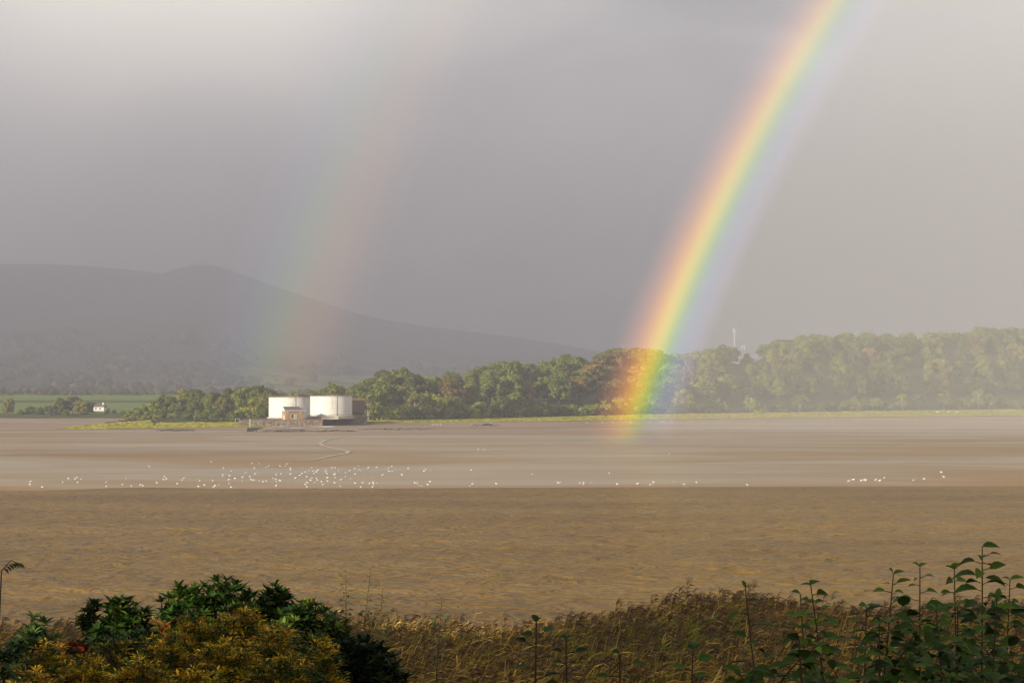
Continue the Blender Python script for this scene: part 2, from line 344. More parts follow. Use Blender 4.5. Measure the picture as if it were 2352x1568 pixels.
# the mountain, 3 km off
RIDGE = [(-900, 640), (-300, 615), (0, 606), (100, 606), (200, 611), (300, 619), (370, 628), (400, 618), (440, 608), (480, 608), (520, 618), (580, 638), (640, 660), (700, 680), (760, 700), (830, 722), (900, 738),
         (1000, 752), (1100, 764), (1200, 776), (1300, 792), (1400, 812), (1600, 850), (1900, 872), (2400, 885), (3200, 890)]
px = np.linspace(-900, 3200, 560); s = np.concatenate([np.linspace(0, 1, 90), [1.05, 1.2]])
PX, S = np.meshgrid(px, s, indexing='ij'); Y = 1760+S*1440
zr = H+3200*(HZ-interp(PX, *zip(*RIDGE)))/FPX
Z = 4+(zr-4)*np.clip(S, 0, 1)**1.5; Z = np.where(S > 1, zr-(S-1)*250, Z)
Xm = (PX-1176)/FPX*Y
rel = np.sin(np.pi*np.clip(S, 0, 1))
Z = Z+rel*(10*sn(Xm/260, Y/330, 31, 3))+rel*2.0*sn(Xm/28, Y/28, 33, 3)
pyv = HZ-(Z-H)/Y*FPX
c = np.zeros(PX.shape+(3,)); dark = np.array((.055, .050, .05)); wood = np.array((.052, .07, .032)); grn = np.array((.19, .23, .06)); tan = np.array((.17, .12, .08))
k = np.clip(sn(Xm/120, Y/180, 35, 3)*1.2+.2, 0, 1)[..., None]; c = dark*(1-k)+np.array((.095, .065, .055))*k
lowm = np.clip((pyv-780)/60+.4*sn(Xm/80, Y/80, 36), 0, 1)[..., None]; k2 = (sn(Xm/90, Y/60, 37) > .18)[..., None]
c = c*(1-lowm)+(wood*(1-k2)+tan*k2)*lowm
fld = ((PX > 585+.5*(900-pyv)) & (PX < 1100-2.2*(905-pyv)) & (pyv > 862+4*sn(PX/40, Y/100, 38)))[..., None]
hedge = (np.abs(np.sin(PX/34+S*25)) < .08)[..., None] | (np.abs(np.sin(S*60+PX/300)) < .16)[..., None]
c = np.where(fld, np.where(hedge, wood, grn), c)
m = Mat('hillside', .95, .05); hn = m.noise(m.coord(), .03, 6, .65); m.set('Base Color', m.mix(1., m.attr(), m.mix(m.mr(hn, .3, .7), (.6, .6, .6), (1.4, 1.4, 1.4)), 'MULTIPLY'))
grid('mountain', Xm, Y, Z, m.m, c)
def mz(px, s):
    i = int(np.clip(np.searchsorted(np.linspace(-900, 3200, 560), px), 0, 559)); j = int(np.clip(s*89, 0, 89)); return Z[i, j]

# far woods on the mountain's foot: one mass
b = MB(); ico = []
ph = (1+5**.5)/2
IV = np.array([(-1, ph, 0), (1, ph, 0), (-1, -ph, 0), (1, -ph, 0), (0, -1, ph), (0, 1, ph), (0, -1, -ph), (0, 1, -ph), (ph, 0, -1), (ph, 0, 1), (-ph, 0, -1), (-ph, 0, 1)])/1.9
IF = [(0, 11, 5), (0, 5, 1), (0, 1, 7), (0, 7, 10), (0, 10, 11), (1, 5, 9), (5, 11, 4), (11, 10, 2), (10, 7, 6), (7, 1, 8), (3, 9, 4), (3, 4, 2), (3, 2, 6), (3, 6, 8), (3, 8, 9), (4, 9, 5), (2, 4, 11), (6, 2, 10), (8, 6, 7), (9, 8, 1)]
for _ in range(5200):
    q = random.uniform(-500, 1500); s_ = random.random()**1.6*.5; Yq = 1760+s_*1440
    if s_ > .1 and math.sin(q/70+s_*30)+math.sin(q/37-s_*18) < -.3-(.3-s_): continue
    if 590 < q < 900 and s_ > .03 and random.random() < .93: continue
    r = random.uniform(4, 7); zz_ = mz(q, s_)
    P = IV*np.array([r, r, r*random.uniform(.8, 1.5)])*(1+rng.uniform(-.2, .2, (12, 1)))+np.array([(q-1176)/FPX*Yq, Yq, zz_+r*.5])
    g = random.uniform(.5, 1.4); tt = random.random()
    b.add(P, IF, (g*(.06+.04*tt), g*.075, g*.03))
tag(b.build('distant_woodland', M_TREE), 'hazy woodland and hedges along the foot of the mountain', 'woodland', kind='stuff')

# ------------------------------------------------------------------ trees
def rand_unit(n):
    v = rng.normal(size=(n, 3)); return v/np.linalg.norm(v, axis=1)[:, None]
def cards(b, C, Nn, w, l, col, up=None):
    n = len(C); r = rand_unit(n) if up is None else up
    t = np.cross(Nn, r); t /= np.linalg.norm(t, axis=1)[:, None]+1e-9; q = np.cross(Nn, t)
    w = np.asarray(w).reshape(-1, 1)*np.ones((n, 1)); l = np.asarray(l).reshape(-1, 1)*np.ones((n, 1))
    V = np.stack([C-t*w-q*l*.6, C+t*w*.7-q*l, C+t*w+q*l*.7, C-t*w*.6+q*l], 1).reshape(-1, 3)
    b.add(V, np.arange(4*n).reshape(n, 4), col)
def crown_mesh(kind, seed):
    global rng
    rng = np.random.default_rng(seed); rd = random.Random(seed); b = MB(); lumps = []
    if kind == 'round':
        for _ in range(36):
            th = rd.uniform(0, 6.28); h = rd.uniform(.18, .95); R_ = 6.0*math.sqrt(max(.05, 1-((h-.45)/.6)**2))*rd.uniform(.45, .95)
            lumps.append((R_*math.cos(th), R_*math.sin(th), h*13+1, rd.uniform(1.2, 2.9)))
        lumps.append((rd.uniform(-1, 1), 0, 12.2, 2.6)); nc = 120; size = .40
    elif kind == 'tall':
        for _ in range(28):
            th = rd.uniform(0, 6.28); h = rd.uniform(.12, .98); R_ = 4.0*(1-h)**.45*rd.uniform(.5, 1)
            lumps.append((R_*math.cos(th), R_*math.sin(th), h*15+1, rd.uniform(1.3, 2.3)))
        nc = 110; size = .38
    elif kind == 'bush':
        for _ in range(18):
            th = rd.uniform(0, 6.28); R_ = 4.2*rd.uniform(.2, 1); lumps.append((R_*math.cos(th), R_*math.sin(th), rd.uniform(.8, 6.5)*(1-.4*(R_/4.2)**2), rd.uniform(1.3, 2.1)))
        nc = 120; size = .34
    elif kind == 'open':
        for _ in range(22):
            th = rd.uniform(0, 6.28); h = rd.uniform(.35, .98); R_ = 4.6*math.sqrt(max(.05, 1-((h-.6)/.55)**2))*rd.uniform(.4, 1)
            lumps.append((R_*math.cos(th), R_*math.sin(th), h*12, rd.uniform(1.0, 1.8)))
        nc = 90; size = .36
    elif kind == 'spruce':
        for i in range(46):
            h = i/46; th = i*2.4+rd.uniform(-.4, .4); R_ = 4.6*(1-h)**.75*rd.uniform(.6, 1)+.2
            lumps.append((R_*math.cos(th), R_*math.sin(th), h*17+1.2, rd.uniform(.7, 1.15)))
        nc = 60; size = .34
    for (x, y, z, r) in lumps:
        n = int(nc*(r/2)**1.5)+20; d = rand_unit(n); d[:, 2] = np.where(d[:, 2] < -.5, -d[:, 2], d[:, 2])
        rr = r*(1-.35*rng.random(n)**2)[:, None]; sq = np.array([1, 1, .8 if kind != 'spruce' else 1.1])
        C = np.array([x, y, z])+d*rr*sq+rng.normal(0, .33, (n, 3)); Nn = d+.55*rand_unit(n); Nn /= np.linalg.norm(Nn, axis=1)[:, None]
        tone = rd.uniform(.75, 1.3); w = rng.uniform(.7, 1.3, n)*size
        cards(b, C, Nn, w, w*rng.uniform(.8, 1.5, n), (tone*rd.uniform(.9, 1.15), tone, tone*rd.uniform(.8, 1.1)))
    return b
def trunk_mesh(kind, seed):
    rd = random.Random(seed+99); b = MB()
    hh = {'round': 10, 'tall': 12, 'bush': 4, 'open': 10, 'spruce': 18}[kind]; r0 = {'round': .45, 'tall': .35, 'bush': .22, 'open': .28, 'spruce': .3}[kind]
    for tr in range(3 if kind in ('open', 'bush') else 1):
        lx, ly = (rd.uniform(-.16, .16), rd.uniform(-.1, .1)) if kind in ('open', 'bush') else (0, 0)
        P = [(lx*z*1.0+rd.uniform(-.1, .1), ly*z, z-.6) for z in np.linspace(0, hh, 6)]; b.tube(P, np.linspace(r0, .06, 6), 6)
        for k in range(5 if kind != 'spruce' else 0):
            z = hh*rd.uniform(.3, .8); th = rd.uniform(0, 6.28); l = hh*.4
            p = Vector((lx*z, ly*z, z-.6)); b.tube([p, p+Vector((math.cos(th)*l*.5, math.sin(th)*l*.5, l*.45)), p+Vector((math.cos(th)*l*.85, math.sin(th)*l*.85, l*.95))], [r0*.4, r0*.25, .04], 5)
    return b
PROTO = {}
for kind, n in (('round', 7), ('tall', 3), ('bush', 4), ('open', 3), ('spruce', 2)):
    for i in range(n):
        c = crown_mesh(kind, 100+i*7+len(kind)).build('crown', M_TREE); t = trunk_mesh(kind, 50+i).build('trunk', M_PALEBARK if kind == 'open' else M_BARK)
        PROTO.setdefault(kind, []).append((c.data, t.data)); bpy.data.objects.remove(c); bpy.data.objects.remove(t)
rng = np.random.default_rng(5)
COLS = {'dark green': (.145, .175, .036), 'mid green': (.20, .24, .04), 'yellow green': (.29, .31, .034), 'olive': (.22, .22, .05), 'bronze': (.24, .185, .055), 'grey brown': (.27, .21, .18), 'grey green': (.12, .14, .075)}
TREES = []
NM = {'round': 'broadleaf_tree', 'tall': 'broadleaf_tree', 'bush': 'willow_bush', 'open': 'birch_tree', 'spruce': 'spruce_tree'}
def tree(kind, x, y, z, sx_, sz_, colour, px=0, zone='', row='', jitter=True):
    cm, tm = random.choice(PROTO[kind]); r = empty(NM[kind], (x, y, z), random.uniform(0, 6.28)); r.scale = (sx_, sx_*random.uniform(.9, 1.1), sz_)
    c = bpy.data.objects.new('crown', cm); t = bpy.data.objects.new('trunk', tm)
    for o in (t, c): COL.objects.link(o); o.parent = r
    k = random.uniform(.85, 1.15) if jitter else 1; c.color = (*[v*k for v in COLS[colour]], 1)
    TREES.append((r, kind, colour, px, zone, row)); return r
def pick(w): return random.choices(list(w), list(w.values()))[0]
HT = {'round': 15.5, 'tall': 17, 'bush': 7.8, 'open': 13, 'spruce': 18.5}
def zone_of(px):
    for lim, t in ((960, 'just past the brown shed'), (1130, 'right of the white tanks'), (1330, 'midway between tanks and rainbow'), (1450, 'left of the rainbow foot'),
                   (1545, 'in the rainbow foot'), (1650, 'beside the bare grey spruce'), (1790, 'below the radio mast'), (1960, 'just right of the mast'),
                   (2130, 'above the lone sheep'), (9999, 'at the right end')):
        if px < lim: return t
# big wood on the right
q = 838
while q < 2440:
    T_, B_ = skyp(q), baseP(q); span = B_-T_; nrow = max(2, int(round(span/30)))
    for k in range(nrow):
        s_ = k/(nrow-1); pq = q+random.uniform(-14, 14); Y, Zg = hillz(pq, s_); Y = float(Y); Zg = float(Zg)
        misty = pq > 1560
        if k == nrow-1:
            kind = 'round'; top = skyp(pq)+random.uniform(-4, 5); h = (H-Y*(top-HZ)/FPX)-Zg; h = min(max(h, 9), 16)+2.2; Zg -= 2.2
            col = pick({'dark green': 3, 'mid green': 3, 'olive': 2}); row = 'on the skyline'
        elif k == 0:
            kind = pick({'bush': 5, 'open': 4 if misty else 1, 'round': 2 if not misty else 1}); h = {'bush': random.uniform(6.5, 11), 'open': random.uniform(10, 15), 'round': random.uniform(9, 14)}[kind]
            col = pick({'dark green': 3, 'mid green': 4, 'yellow green': 2.5, 'olive': 2, 'bronze': .6}); row = 'at marsh edge'
        else:
            kind = pick({'round': 6, 'tall': 2.5}); h = random.uniform(12.5, 18.5); col = pick({'dark green': 4, 'mid green': 4, 'olive': 2, 'bronze': 1.2, 'yellow green': .8}); row = 'at mid-slope' if k > 1 else 'on lower slope'
        if abs(pq-1583) < 26 and 1 <= k <= nrow-2: continue
        if 1690 < pq < 1735 and k == nrow-1: h *= .6
        sc_ = h/HT[kind]; w = (sc_*random.uniform(.9, 1.15) if k < nrow-1 else max(sc_*1.25, .95)) if kind != 'bush' else random.uniform(.95, 1.5)
        tree(kind, (pq-1176)/FPX*Y, Y, Zg-.3, w, sc_, col, pq, zone_of(pq), row)
    pq = q+20+random.uniform(-5, 5); Y, Zg = hillz(pq, .97); Y = float(Y); Zg = float(Zg)-3; h = min(max((H-Y*(skyp(pq)+random.uniform(1, 10)-HZ)/FPX)-Zg, 9), 16)
    Yb_, Zb_ = hillz(pq, .0); hb = random.uniform(5.5, 9.5)
    if pq < 1650 or random.random() < .45: tree('bush', (pq-1176)/FPX*float(Yb_), float(Yb_)+random.uniform(1, 6), float(Zb_)-.3, random.uniform(.9, 1.3), hb/HT['bush'], pick({'dark green': 2, 'mid green': 5, 'yellow green': 2, 'olive': 2}), pq, zone_of(pq), 'at marsh edge')
    if not 1680 < pq < 1730: tree('round', (pq-1176)/FPX*Y, Y, Zg-.3, max(h/HT['round']*1.25, .9), h/HT['round'], pick({'dark green': 3, 'mid green': 3, 'olive': 2}), pq, zone_of(pq), 'on the skyline')
    q += random.uniform(36, 46)
# the grey half-dead spruce and its neighbours by the rainbow foot
for (pq, s_, h, col, kind) in ((1583, .30, 26, 'grey brown', 'spruce'), (1556, .3, 19, 'grey green', 'spruce'), (1612, .3, 16, 'dark green', 'spruce'), (1630, .25, 13, 'dark green', 'tall')):
    Y, Zg = hillz(pq, s_); tree(kind, (pq-1176)/FPX*float(Y), float(Y), float(Zg)-.3, 1.15 if h > 20 else .9, h/HT[kind], col, pq, zone_of(pq), 'at mid-slope')
# copse left of the tanks
LT = [(300, 941, 0), (325, 928, .3), (350, 918, .6), (385, 904, .8), (420, 894, 1), (455, 889, 1), (490, 897, .9), (525, 889, 1), (560, 885, 1), (595, 880, 1), (625, 892, .7),
      (340, 942, 0), (372, 930, .2), (405, 922, .5), (440, 914, .5), (478, 912, .5), (512, 908, .5), (548, 912, .5), (590, 910, .25), (300, 955, -.1), (330, 955, -.1), (362, 950, -.1), (395, 946, 0), (430, 940, 0), (465, 938, -.1), (500, 936, -.1), (535, 940, -.1), (560, 930, 0), (600, 932, -.1), (285, 962, -.2),
      (650, 902, .5), (680, 898, .7), (712, 895, .8), (742, 888, .9), (775, 879, .9), (806, 888, .6), (830, 882, .3)]
for (pq, top, s_) in LT:
    Y = 1000+s_*60+(45 if pq > 640 else 0); bp = baseP(pq)-s_*3-(2 if s_ > 0 else -2)*0; zg = max(.9, H-1000*(baseP(pq)-HZ)/FPX); h = (H-Y*(top-HZ)/FPX)-zg
    kind = 'bush' if h < 8.5 else ('round' if random.random() < .8 else 'tall'); col = 'yellow green' if (pq, top) == (590, 910) else pick({'dark green': 4, 'mid green': 3, 'olive': 2, 'yellow green': .6})
    sc_ = h/HT[kind]; row = 'in the back row' if s_ > .6 else ('in the front row' if s_ < .1 else 'in the middle')
    tree(kind, (pq-1176)/FPX*Y, Y, zg-.3, max(sc_, .62)*random.uniform(.85, 1.05), sc_, col, pq, 'left of the tanks' if pq < 636 else 'behind the white tanks', row)
# thin row beyond the side channel, far left
for (pq, top, w) in ((48, 938, .7), (72, 930, .9), (92, 932, .8), (112, 928, .6), (140, 912, .8), (168, 908, .85), (186, 916, .9), (208, 920, .9), (60, 950, .7), (100, 948, .8), (128, 940, .8), (152, 938, .8), (196, 940, .9), (246, 934, .5), (262, 938, .5), (284, 940, .55), (20, 912, .6), (-30, 925, .8), (-80, 918, .9)):
    Y = 1215+random.uniform(-8, 8); zg = 1.6; h = (H-Y*(top-HZ)/FPX)-zg; kind = 'round' if h > 7 else 'bush'
    tree(kind, (pq-1176)/FPX*Y, Y, zg-.3, w*max(h/HT[kind], .5)*1.2, h/HT[kind], pick({'dark green': 3, 'grey green': 2, 'olive': 1}), pq, 'beyond the side channel', 'by the small white house' if pq > 180 else 'by the field')
SH = {'round': 'rounded', 'tall': 'tall', 'bush': 'bushy', 'open': 'pale-stemmed', 'spruce': 'pointed spruce'}
from collections import defaultdict
dd = defaultdict(list)
for t in TREES: dd[(t[1], t[2], t[4], t[5])].append(t)
ORD = ['leftmost', 'second from left', 'third from left', 'fourth from left', 'fifth from left', 'sixth from left', 'seventh from left', 'eighth from left', 'ninth from left', 'tenth from left', 'eleventh from left', 'twelfth from left']
for (kind, colour, zone, row), ts in dd.items():
    ts.sort(key=lambda t: t[3])
    for i, t in enumerate(ts):
        if kind == 'spruce' and colour == 'grey brown': lab = 'tall bare grey brown spruce standing just right of the rainbow foot'
        else:
            lab = f'{SH[kind]} {colour} tree {row} {zone}'
            if len(ts) > 1: lab = (ORD[min(i, 11)] if i < len(ts)-1 else 'rightmost')+' '+lab
        tag(t[0], lab, 'bush' if kind == 'bush' else 'tree', 'trees on the far shore')

# unseen trees added beside and behind the camera to shade the near bank
for i, (x, y, s_) in enumerate(((-64, 12, 1.35), (-52, 0, 1.3), (-40, -6, 1.25), (-34, -24, .95), (-9, -18, 1.1), (-74, 26, 1.2))):
    r = tree('round', x, y, 12.0 if x > -50 else 11, s_, s_*1.15, 'dark green'); TREES.pop()
    tag(r, 'broad dark green tree added beyond the left edge to shade the bank', 'tree', 'unseen trees added to shade the bank')

# ------------------------------------------------------------------ tanks and the works around them
m = Mat('white_tank_paint', .5, .35); co = m.coord(); sp = m.node('ShaderNodeSeparateXYZ'); m.L.new(co, sp.inputs[0])
seam = m.math('FRACT', m.math('DIVIDE', sp.outputs[2], 1.25)); seam = m.math('LESS_THAN', seam, .1)
grime = m.noise(m.coord('Object', (.6, .6, .12)), 1.0, 5); big = m.noise(m.coord('Object', (.12, .12, .25)), 1.0, 2)
base = m.mix(m.mr(grime, .56, .8, 0, .6), (.86, .85, .81), (.45, .36, .25)); base = m.mix(m.math('MULTIPLY', seam, m.mr(big, .48, .62, .0, .75)), base, (.28, .22, .17))
topb = m.math('MULTIPLY', m.mr(sp.outputs[2], 8.6, 10, 0, .7), m.mr(grime, .48, .62)); base = m.mix(topb, base, (.33, .25, .17)); m.set('Base Color', base); M_TANK = m.m
M_RUST = simple('rusty_steel', (.16, .11, .075), .85); M_CONC = simple('pale_concrete', (.5, .46, .38), .9, .2, .2, .5); M_GREYSTEEL = simple('grey_steel', (.3, .29, .27), .6)
def tank(px0, px1, ptop, pbot, Yc, lab):
    a = at(px0, 930, Yc).x; c = at(px1, 930, Yc).x; r = (c-a)/2; x = (a+c)/2; z1 = at(px0, ptop, Yc).z; z0 = at(px0, pbot, Yc).z; h = z1-z0
    e = empty('storage_tank', (x, Yc, z0), 0, lab, 'storage tank', 'white storage tanks')
    b = MB(); k = 72; A = [2*math.pi*i/k for i in range(k)]; zs = np.linspace(0, h, 9); V = [(r*math.cos(t), r*math.sin(t), z) for z in zs for t in A]
    b.add(V, [(i*k+j, i*k+(j+1) % k, (i+1)*k+(j+1) % k, (i+1)*k+j) for i in range(8) for j in range(k)]); b.build('shell', M_TANK, e, True)
    b = MB(); V = [((r+.12)*math.cos(t), (r+.12)*math.sin(t), h-.02) for t in A]+[((r+.12)*math.cos(t), (r+.12)*math.sin(t), h+.16) for t in A]+[(.0, 0, h+.55)]
    b.add(V[:-1], [(j, (j+1) % k, k+(j+1) % k, k+j) for j in range(k)]); b.add(V[k:], [(j, (j+1) % k, k) for j in range(k)]); b.build('roof', M_CONC, e)
    b = MB()
    for t in A[::2]: b.box((r*math.cos(t), r*math.sin(t), h+.65), (.16, .16, 1.1), t)
    for zz_ in (h+.65, h+1.18): b.tube([(r*math.cos(t), r*math.sin(t), zz_) for t in A+[0]], .07, 5)
    b.build('railing', M_RUST, e)
    b = MB(); V = [((r+.7)*math.cos(t), (r+.7)*math.sin(t), z) for z in (-.9, .35) for t in A]; b.add(V, [(j, (j+1) % k, k+(j+1) % k, k+j) for j in range(k)]); b.add(V[k:], [tuple(range(k))]); b.build('plinth', M_CONC, e)
    b = MB()                                                     # spiral stair round the right side
    for i in range(36):
        t = -2.0+i*.035; zz_ = .4+(h-.4)*i/35
        b.box(((r+.45)*math.cos(t), (r+.45)*math.sin(t), zz_), (.8, .35, .06), t)
    b.tube([((r+.85)*math.cos(-2.0+i*.035), (r+.85)*math.sin(-2.0+i*.035), 1.4+(h-.4)*i/35) for i in range(36)], .05, 5)
    if 'left' in lab: pass
    b.build('stair', M_GREYSTEEL, e) if 'right' in lab and False else None
    for rod in range(3):
        pass
    b = MB(); ang = -1.2
    b.tube([((r+.15)*math.cos(ang), (r+.15)*math.sin(ang), .2), ((r+.15)*math.cos(ang), (r+.15)*math.sin(ang), h+1)], .09, 6); b.build('vent_pipe', M_GREYSTEEL, e)
    return e, r
tank(617.5, 714, 912.5, 959, 952, 'round white storage tank on the left, behind the brick pump house')
tank(712.5, 808.5, 910, 957, 930, 'round white storage tank on the right, with rust-streaked seams on its shaded side')
# bund fence round the right tank
b = MB()
P0, P1 = at(705, 958, 916), at(815, 956, 918)
e = empty('fence', (0, 0, 0), 0, 'low pale railing fence running along the foot of the right tank', 'fence')
for i in range(30): p = P0.lerp(P1, i/29); b.box((p.x, p.y, p.z+.1), (.12, .12, 2.0))
b.build('post', M_RUST, e)
b = MB()
for dz in (.9, .3): b.tube([P0+Vector((0, -.1, dz)), P1+Vector((0, -.1, dz))], .06, 5)
b.build('rail', M_RUST, e)
b = MB(); p = P0.lerp(P1, .33); b.box((p.x, p.y+.6, p.z-.3), ((P1-P0).length*.66, .4, 1.5)); tag(b.build('bund_wall', M_CONC), 'pale low concrete wall under the left half of the right tank', 'wall')
# pump house
m = Mat('brick', .9, .15); br = m.node('ShaderNodeTexBrick'); br.inputs['Scale'].default_value = 2.2; br.inputs['Color1'].default_value = (.55, .36, .19, 1); br.inputs['Color2'].default_value = (.38, .21, .10, 1); br.inputs['Mortar'].default_value = (.42, .34, .25, 1)
m.L.new(m.coord(), br.inputs['Vector']); m.set('Base Color', br.outputs[0]); M_BRICK = m.m
M_WHITE = simple('white_paint', (.8, .79, .75), .6, .3, .05); M_SLATE = simple('slate_roof', (.17, .14, .13), .8); M_DARK = simple('dark_opening', (.03, .028, .03), .6); M_GLASS = Mat('window_glass', .1, .6); M_GLASS.set('Base Color', (.3, .3, .27)); M_GLASS = M_GLASS.m
cx = at(672, 963, 908); gz = at(672, 964.5, 908).z
LL, DD, HW, HR = 8.6, 5.2, 4.4, 1.5; yaw = R(24)
e = empty('pump_house', (cx.x, cx.y+2.5, gz), yaw, 'small brick pump house with white gable in front of the left tank', 'building')
b = MB(); b.box((0, 0, HW/2), (LL, DD, HW))
b.add([(-LL/2+.01, -DD/2, HW), (-LL/2+.01, DD/2, HW), (-LL/2+.01, 0, HW+HR), (-LL/2+.3, -DD/2, HW), (-LL/2+.3, DD/2, HW), (-LL/2+.3, 0, HW+HR)], [(1, 0, 2), (3, 4, 5)])
b.build('wall', M_BRICK, e)
b = MB(); o_ = .45
V = [(-LL/2-o_, -DD/2-o_, HW-.1), (LL/2+o_, -DD/2-o_, HW-.1), (LL/2+o_, DD/2+o_, HW-.1), (-LL/2-o_, DD/2+o_, HW-.1), (-LL/2-o_, 0, HW+HR+.1), (LL/2-1.8, 0, HW+HR+.1)]
b.add(V, [(0, 1, 5, 4), (2, 3, 4, 5)]); b.add(V, [(1, 2, 5), (0, 4, 3)]); b.build('roof', M_SLATE, e)
b = MB(); b.add([(-LL/2-.5, -DD/2-.45, HW-.35), (-LL/2-.5, DD/2+.45, HW-.35), (-LL/2-.5, DD/2+.45, HW), (-LL/2-.5, 0, HW+HR+.15), (-LL/2-.5, -DD/2-.45, HW)], [(1, 0, 4, 3, 2)])
b.box((0, -DD/2-.5, HW-.2), (LL+.9, .08, .3)); b.build('fascia', M_WHITE, e)
def opening(name, side, u, z, w, h, mat):
    b = MB(); b.box((-LL/2-.04, u, z), (.14, w, h)) if side == 'g' else b.box((u, -DD/2-.04, z), (w, .14, h)); o = b.build(name, M_WHITE, e)
    b = MB(); b.box((-LL/2-.09, u, z), (.12, w-.2, h-.2)) if side == 'g' else b.box((u, -DD/2-.09, z), (w-.2, .12, h-.2)); b.build('pane' if name == 'window' else 'panel', mat, o)
opening('window', 'g', .9, 3.2, 1.3, 1.3, M_GLASS); opening('window', 'g', -1.5, 3.2, .8, .8, M_DARK); opening('door', 'g', -.4, 1.1, 1.0, 2.1, M_WHITE)
opening('window', 's', -3.0, 3.3, .9, .9, M_GLASS); opening('door', 's', .3, 1.25, 1.3, 2.5, M_CONC); opening('window', 's', 3.0, 3.3, .9, 1.2, M_GLASS); opening('window', 's', -1.4, 1.8, .9, 1.6, M_DARK)
# brown shed past the tanks
p = at(823, 950, 985); b = MB(); b.box((0, 0, 3.2), (5.6, 5, 6.6)); e = empty('shed', (p.x, p.y, p.z), R(8), 'tall dark brown shed with rusty roof right of the tanks', 'shed')
b.build('wall', simple('dark_brown_boards', (.045, .032, .03), .9), e); b = MB(); b.add([(-3.1, -2.8, 6.55), (3.1, -2.8, 6.4), (3.1, 2.8, 7.3), (-3.1, 2.8, 7.45), (-3.1, -2.8, 6.7), (3.1, -2.8, 6.62), (3.1, 2.8, 7.5), (-3.1, 2.8, 7.65)], [(3, 2, 1, 0), (4, 5, 6, 7), (0, 1, 5, 4), (1, 2, 6, 5), (2, 3, 7, 6), (3, 0, 4, 7)]); b.build('roof', simple('rust_sheet', (.25, .13, .06), .9), e)
# stone revetment and platform under the tanks
m = Mat('revetment_stone', .95, .1); v = m.node('ShaderNodeTexVoronoi'); v.inputs['Scale'].default_value = .9; m.L.new(m.coord(), v.inputs['Vector']); m.set('Base Color', m.mix(m.mr(v.outputs['Distance'], .1, .7), (.09, .07, .055), (.24, .185, .14))); m.bump(v.outputs['Distance'], .6, .3); M_STONE = m.m
A0, A1 = at(548, 969, 905), at(742, 969, 905)
b = MB(); n = 60; V = []
for i in range(n+1):
    p = A0.lerp(A1, i/n); j = random.uniform(-.2, .2); zt = at(600, 963.5, 903).z+j*.5
    V += [(p.x, p.y-3+j, -.1), (p.x, p.y-1.2+j, zt-.25), (p.x, p.y-.6, zt), (p.x, p.y+60, zt-.2)]
b.add(V, [(4*i+j, 4*i+4+j, 4*i+5+j, 4*i+1+j) for i in range(n) for j in range(3)]); tag(b.build('revetment', M_STONE), 'long brown stone revetment below the pump house and left tank', 'wall')
A0, A1 = at(742, 968, 925), at(845, 965, 935); b = MB(); V = []
for i in range(n+1):
    p = A0.lerp(A1, i/n); j = random.uniform(-.2, .2); zt = at(780, 957, 935).z*(1-.0*i)+j*.4
    V += [(p.x, p.y-4+j, .5), (p.x, p.y-.6, zt-.3), (p.x, p.y, zt), (p.x, p.y+50, zt-.2)]
b.add(V, [(4*i+j, 4*i+4+j, 4*i+5+j, 4*i+1+j) for i in range(n) for j in range(3)]); tag(b.build('embankment', simple('dark_bank', (.12, .10, .075), .95)), 'dark overgrown bank below the right tank', 'bank')
# outfall and marker post
p = gnd(586, 991, 0); e = empty('outfall', (p.x, p.y, 0), 0, 'dark timber outfall sticking out of the mud below the left tank', 'outfall')
b = MB(); b.add([(-3.2, 0, .1), (-1.6, 0, -.1), (3.4, 0, 1.6), (-2.9, 0, 1.5), (-3.2, 1.2, .1), (-1.6, 1.2, -.1), (3.4, 1.2, 1.6), (-2.9, 1.2, 1.5)], [(3, 2, 1, 0), (4, 5, 6, 7), (0, 1, 5, 4), (1, 2, 6, 5), (2, 3, 7, 6), (3, 0, 4, 7)]); b.build('chute', M_DARK, e)
b = MB(); [b.tube([(x, .5, -.2), (x, .5, 1.1)], .16, 6) for x in (-2.6, -1.3, .4)]; b.build('pile', M_DARK, e)
p = gnd(574, 984, 0); b = MB(); b.tube([(p.x, p.y, 0), (p.x, p.y, 3.6)], [.1, .08], 6); b.box((p.x, p.y, 3.7), (.35, .35, .3)); tag(b.build('marker_post', M_WHITE), 'thin white marker post above the dark outfall', 'post')
p = at(545, 966, 925); b = MB(); b.box((p.x, p.y, p.z+.9), (1.8, .1, .12)); b.box((p.x-.85, p.y, p.z+.3), (.12, .1, 1.3)); b.box((p.x+.85, p.y, p.z+.3), (.12, .1, 1.3)); tag(b.build('gate', M_WHITE), 'tiny white gate at the copse edge left of the tanks', 'gate')
# small white house far left, and one on the skyline
def cottage(px, py, Y, w, d, h, yaw, lab, roofm):
    p = at(px, py, Y); e = empty('house', (p.x, p.y, p.z), yaw, lab, 'house'); b = MB(); b.box((0, 0, h/2), (w, d, h)); b.build('wall', M_WHITE, e)
    b = MB(); V = [(-w/2-.2, -d/2-.2, h-.1), (w/2+.2, -d/2-.2, h-.1), (w/2+.2, d/2+.2, h-.1), (-w/2-.2, d/2+.2, h-.1), (-w/2-.2, 0, h+1.6), (w/2+.2, 0, h+1.6)]
    b.add(V, [(0, 1, 5, 4), (2, 3, 4, 5)]); b.add(V, [(1, 2, 5), (0, 4, 3)]); r = b.build('roof', roofm, e)
    b = MB(); b.box((w*.3, 0, h+1.7), (.8, .8, 1.6)); b.build('chimney', M_WHITE, r)
    for x in (-w*.28, w*.12):
        b = MB(); b.box((x, -d/2-.02, h*.55), (.9, .08, 1)); b.build('window', M_DARK, e)
cottage(230, 943.5, 1202, 6.4, 4, 2.4, R(-12), 'small white house among the trees by the green field, far left', M_SLATE)
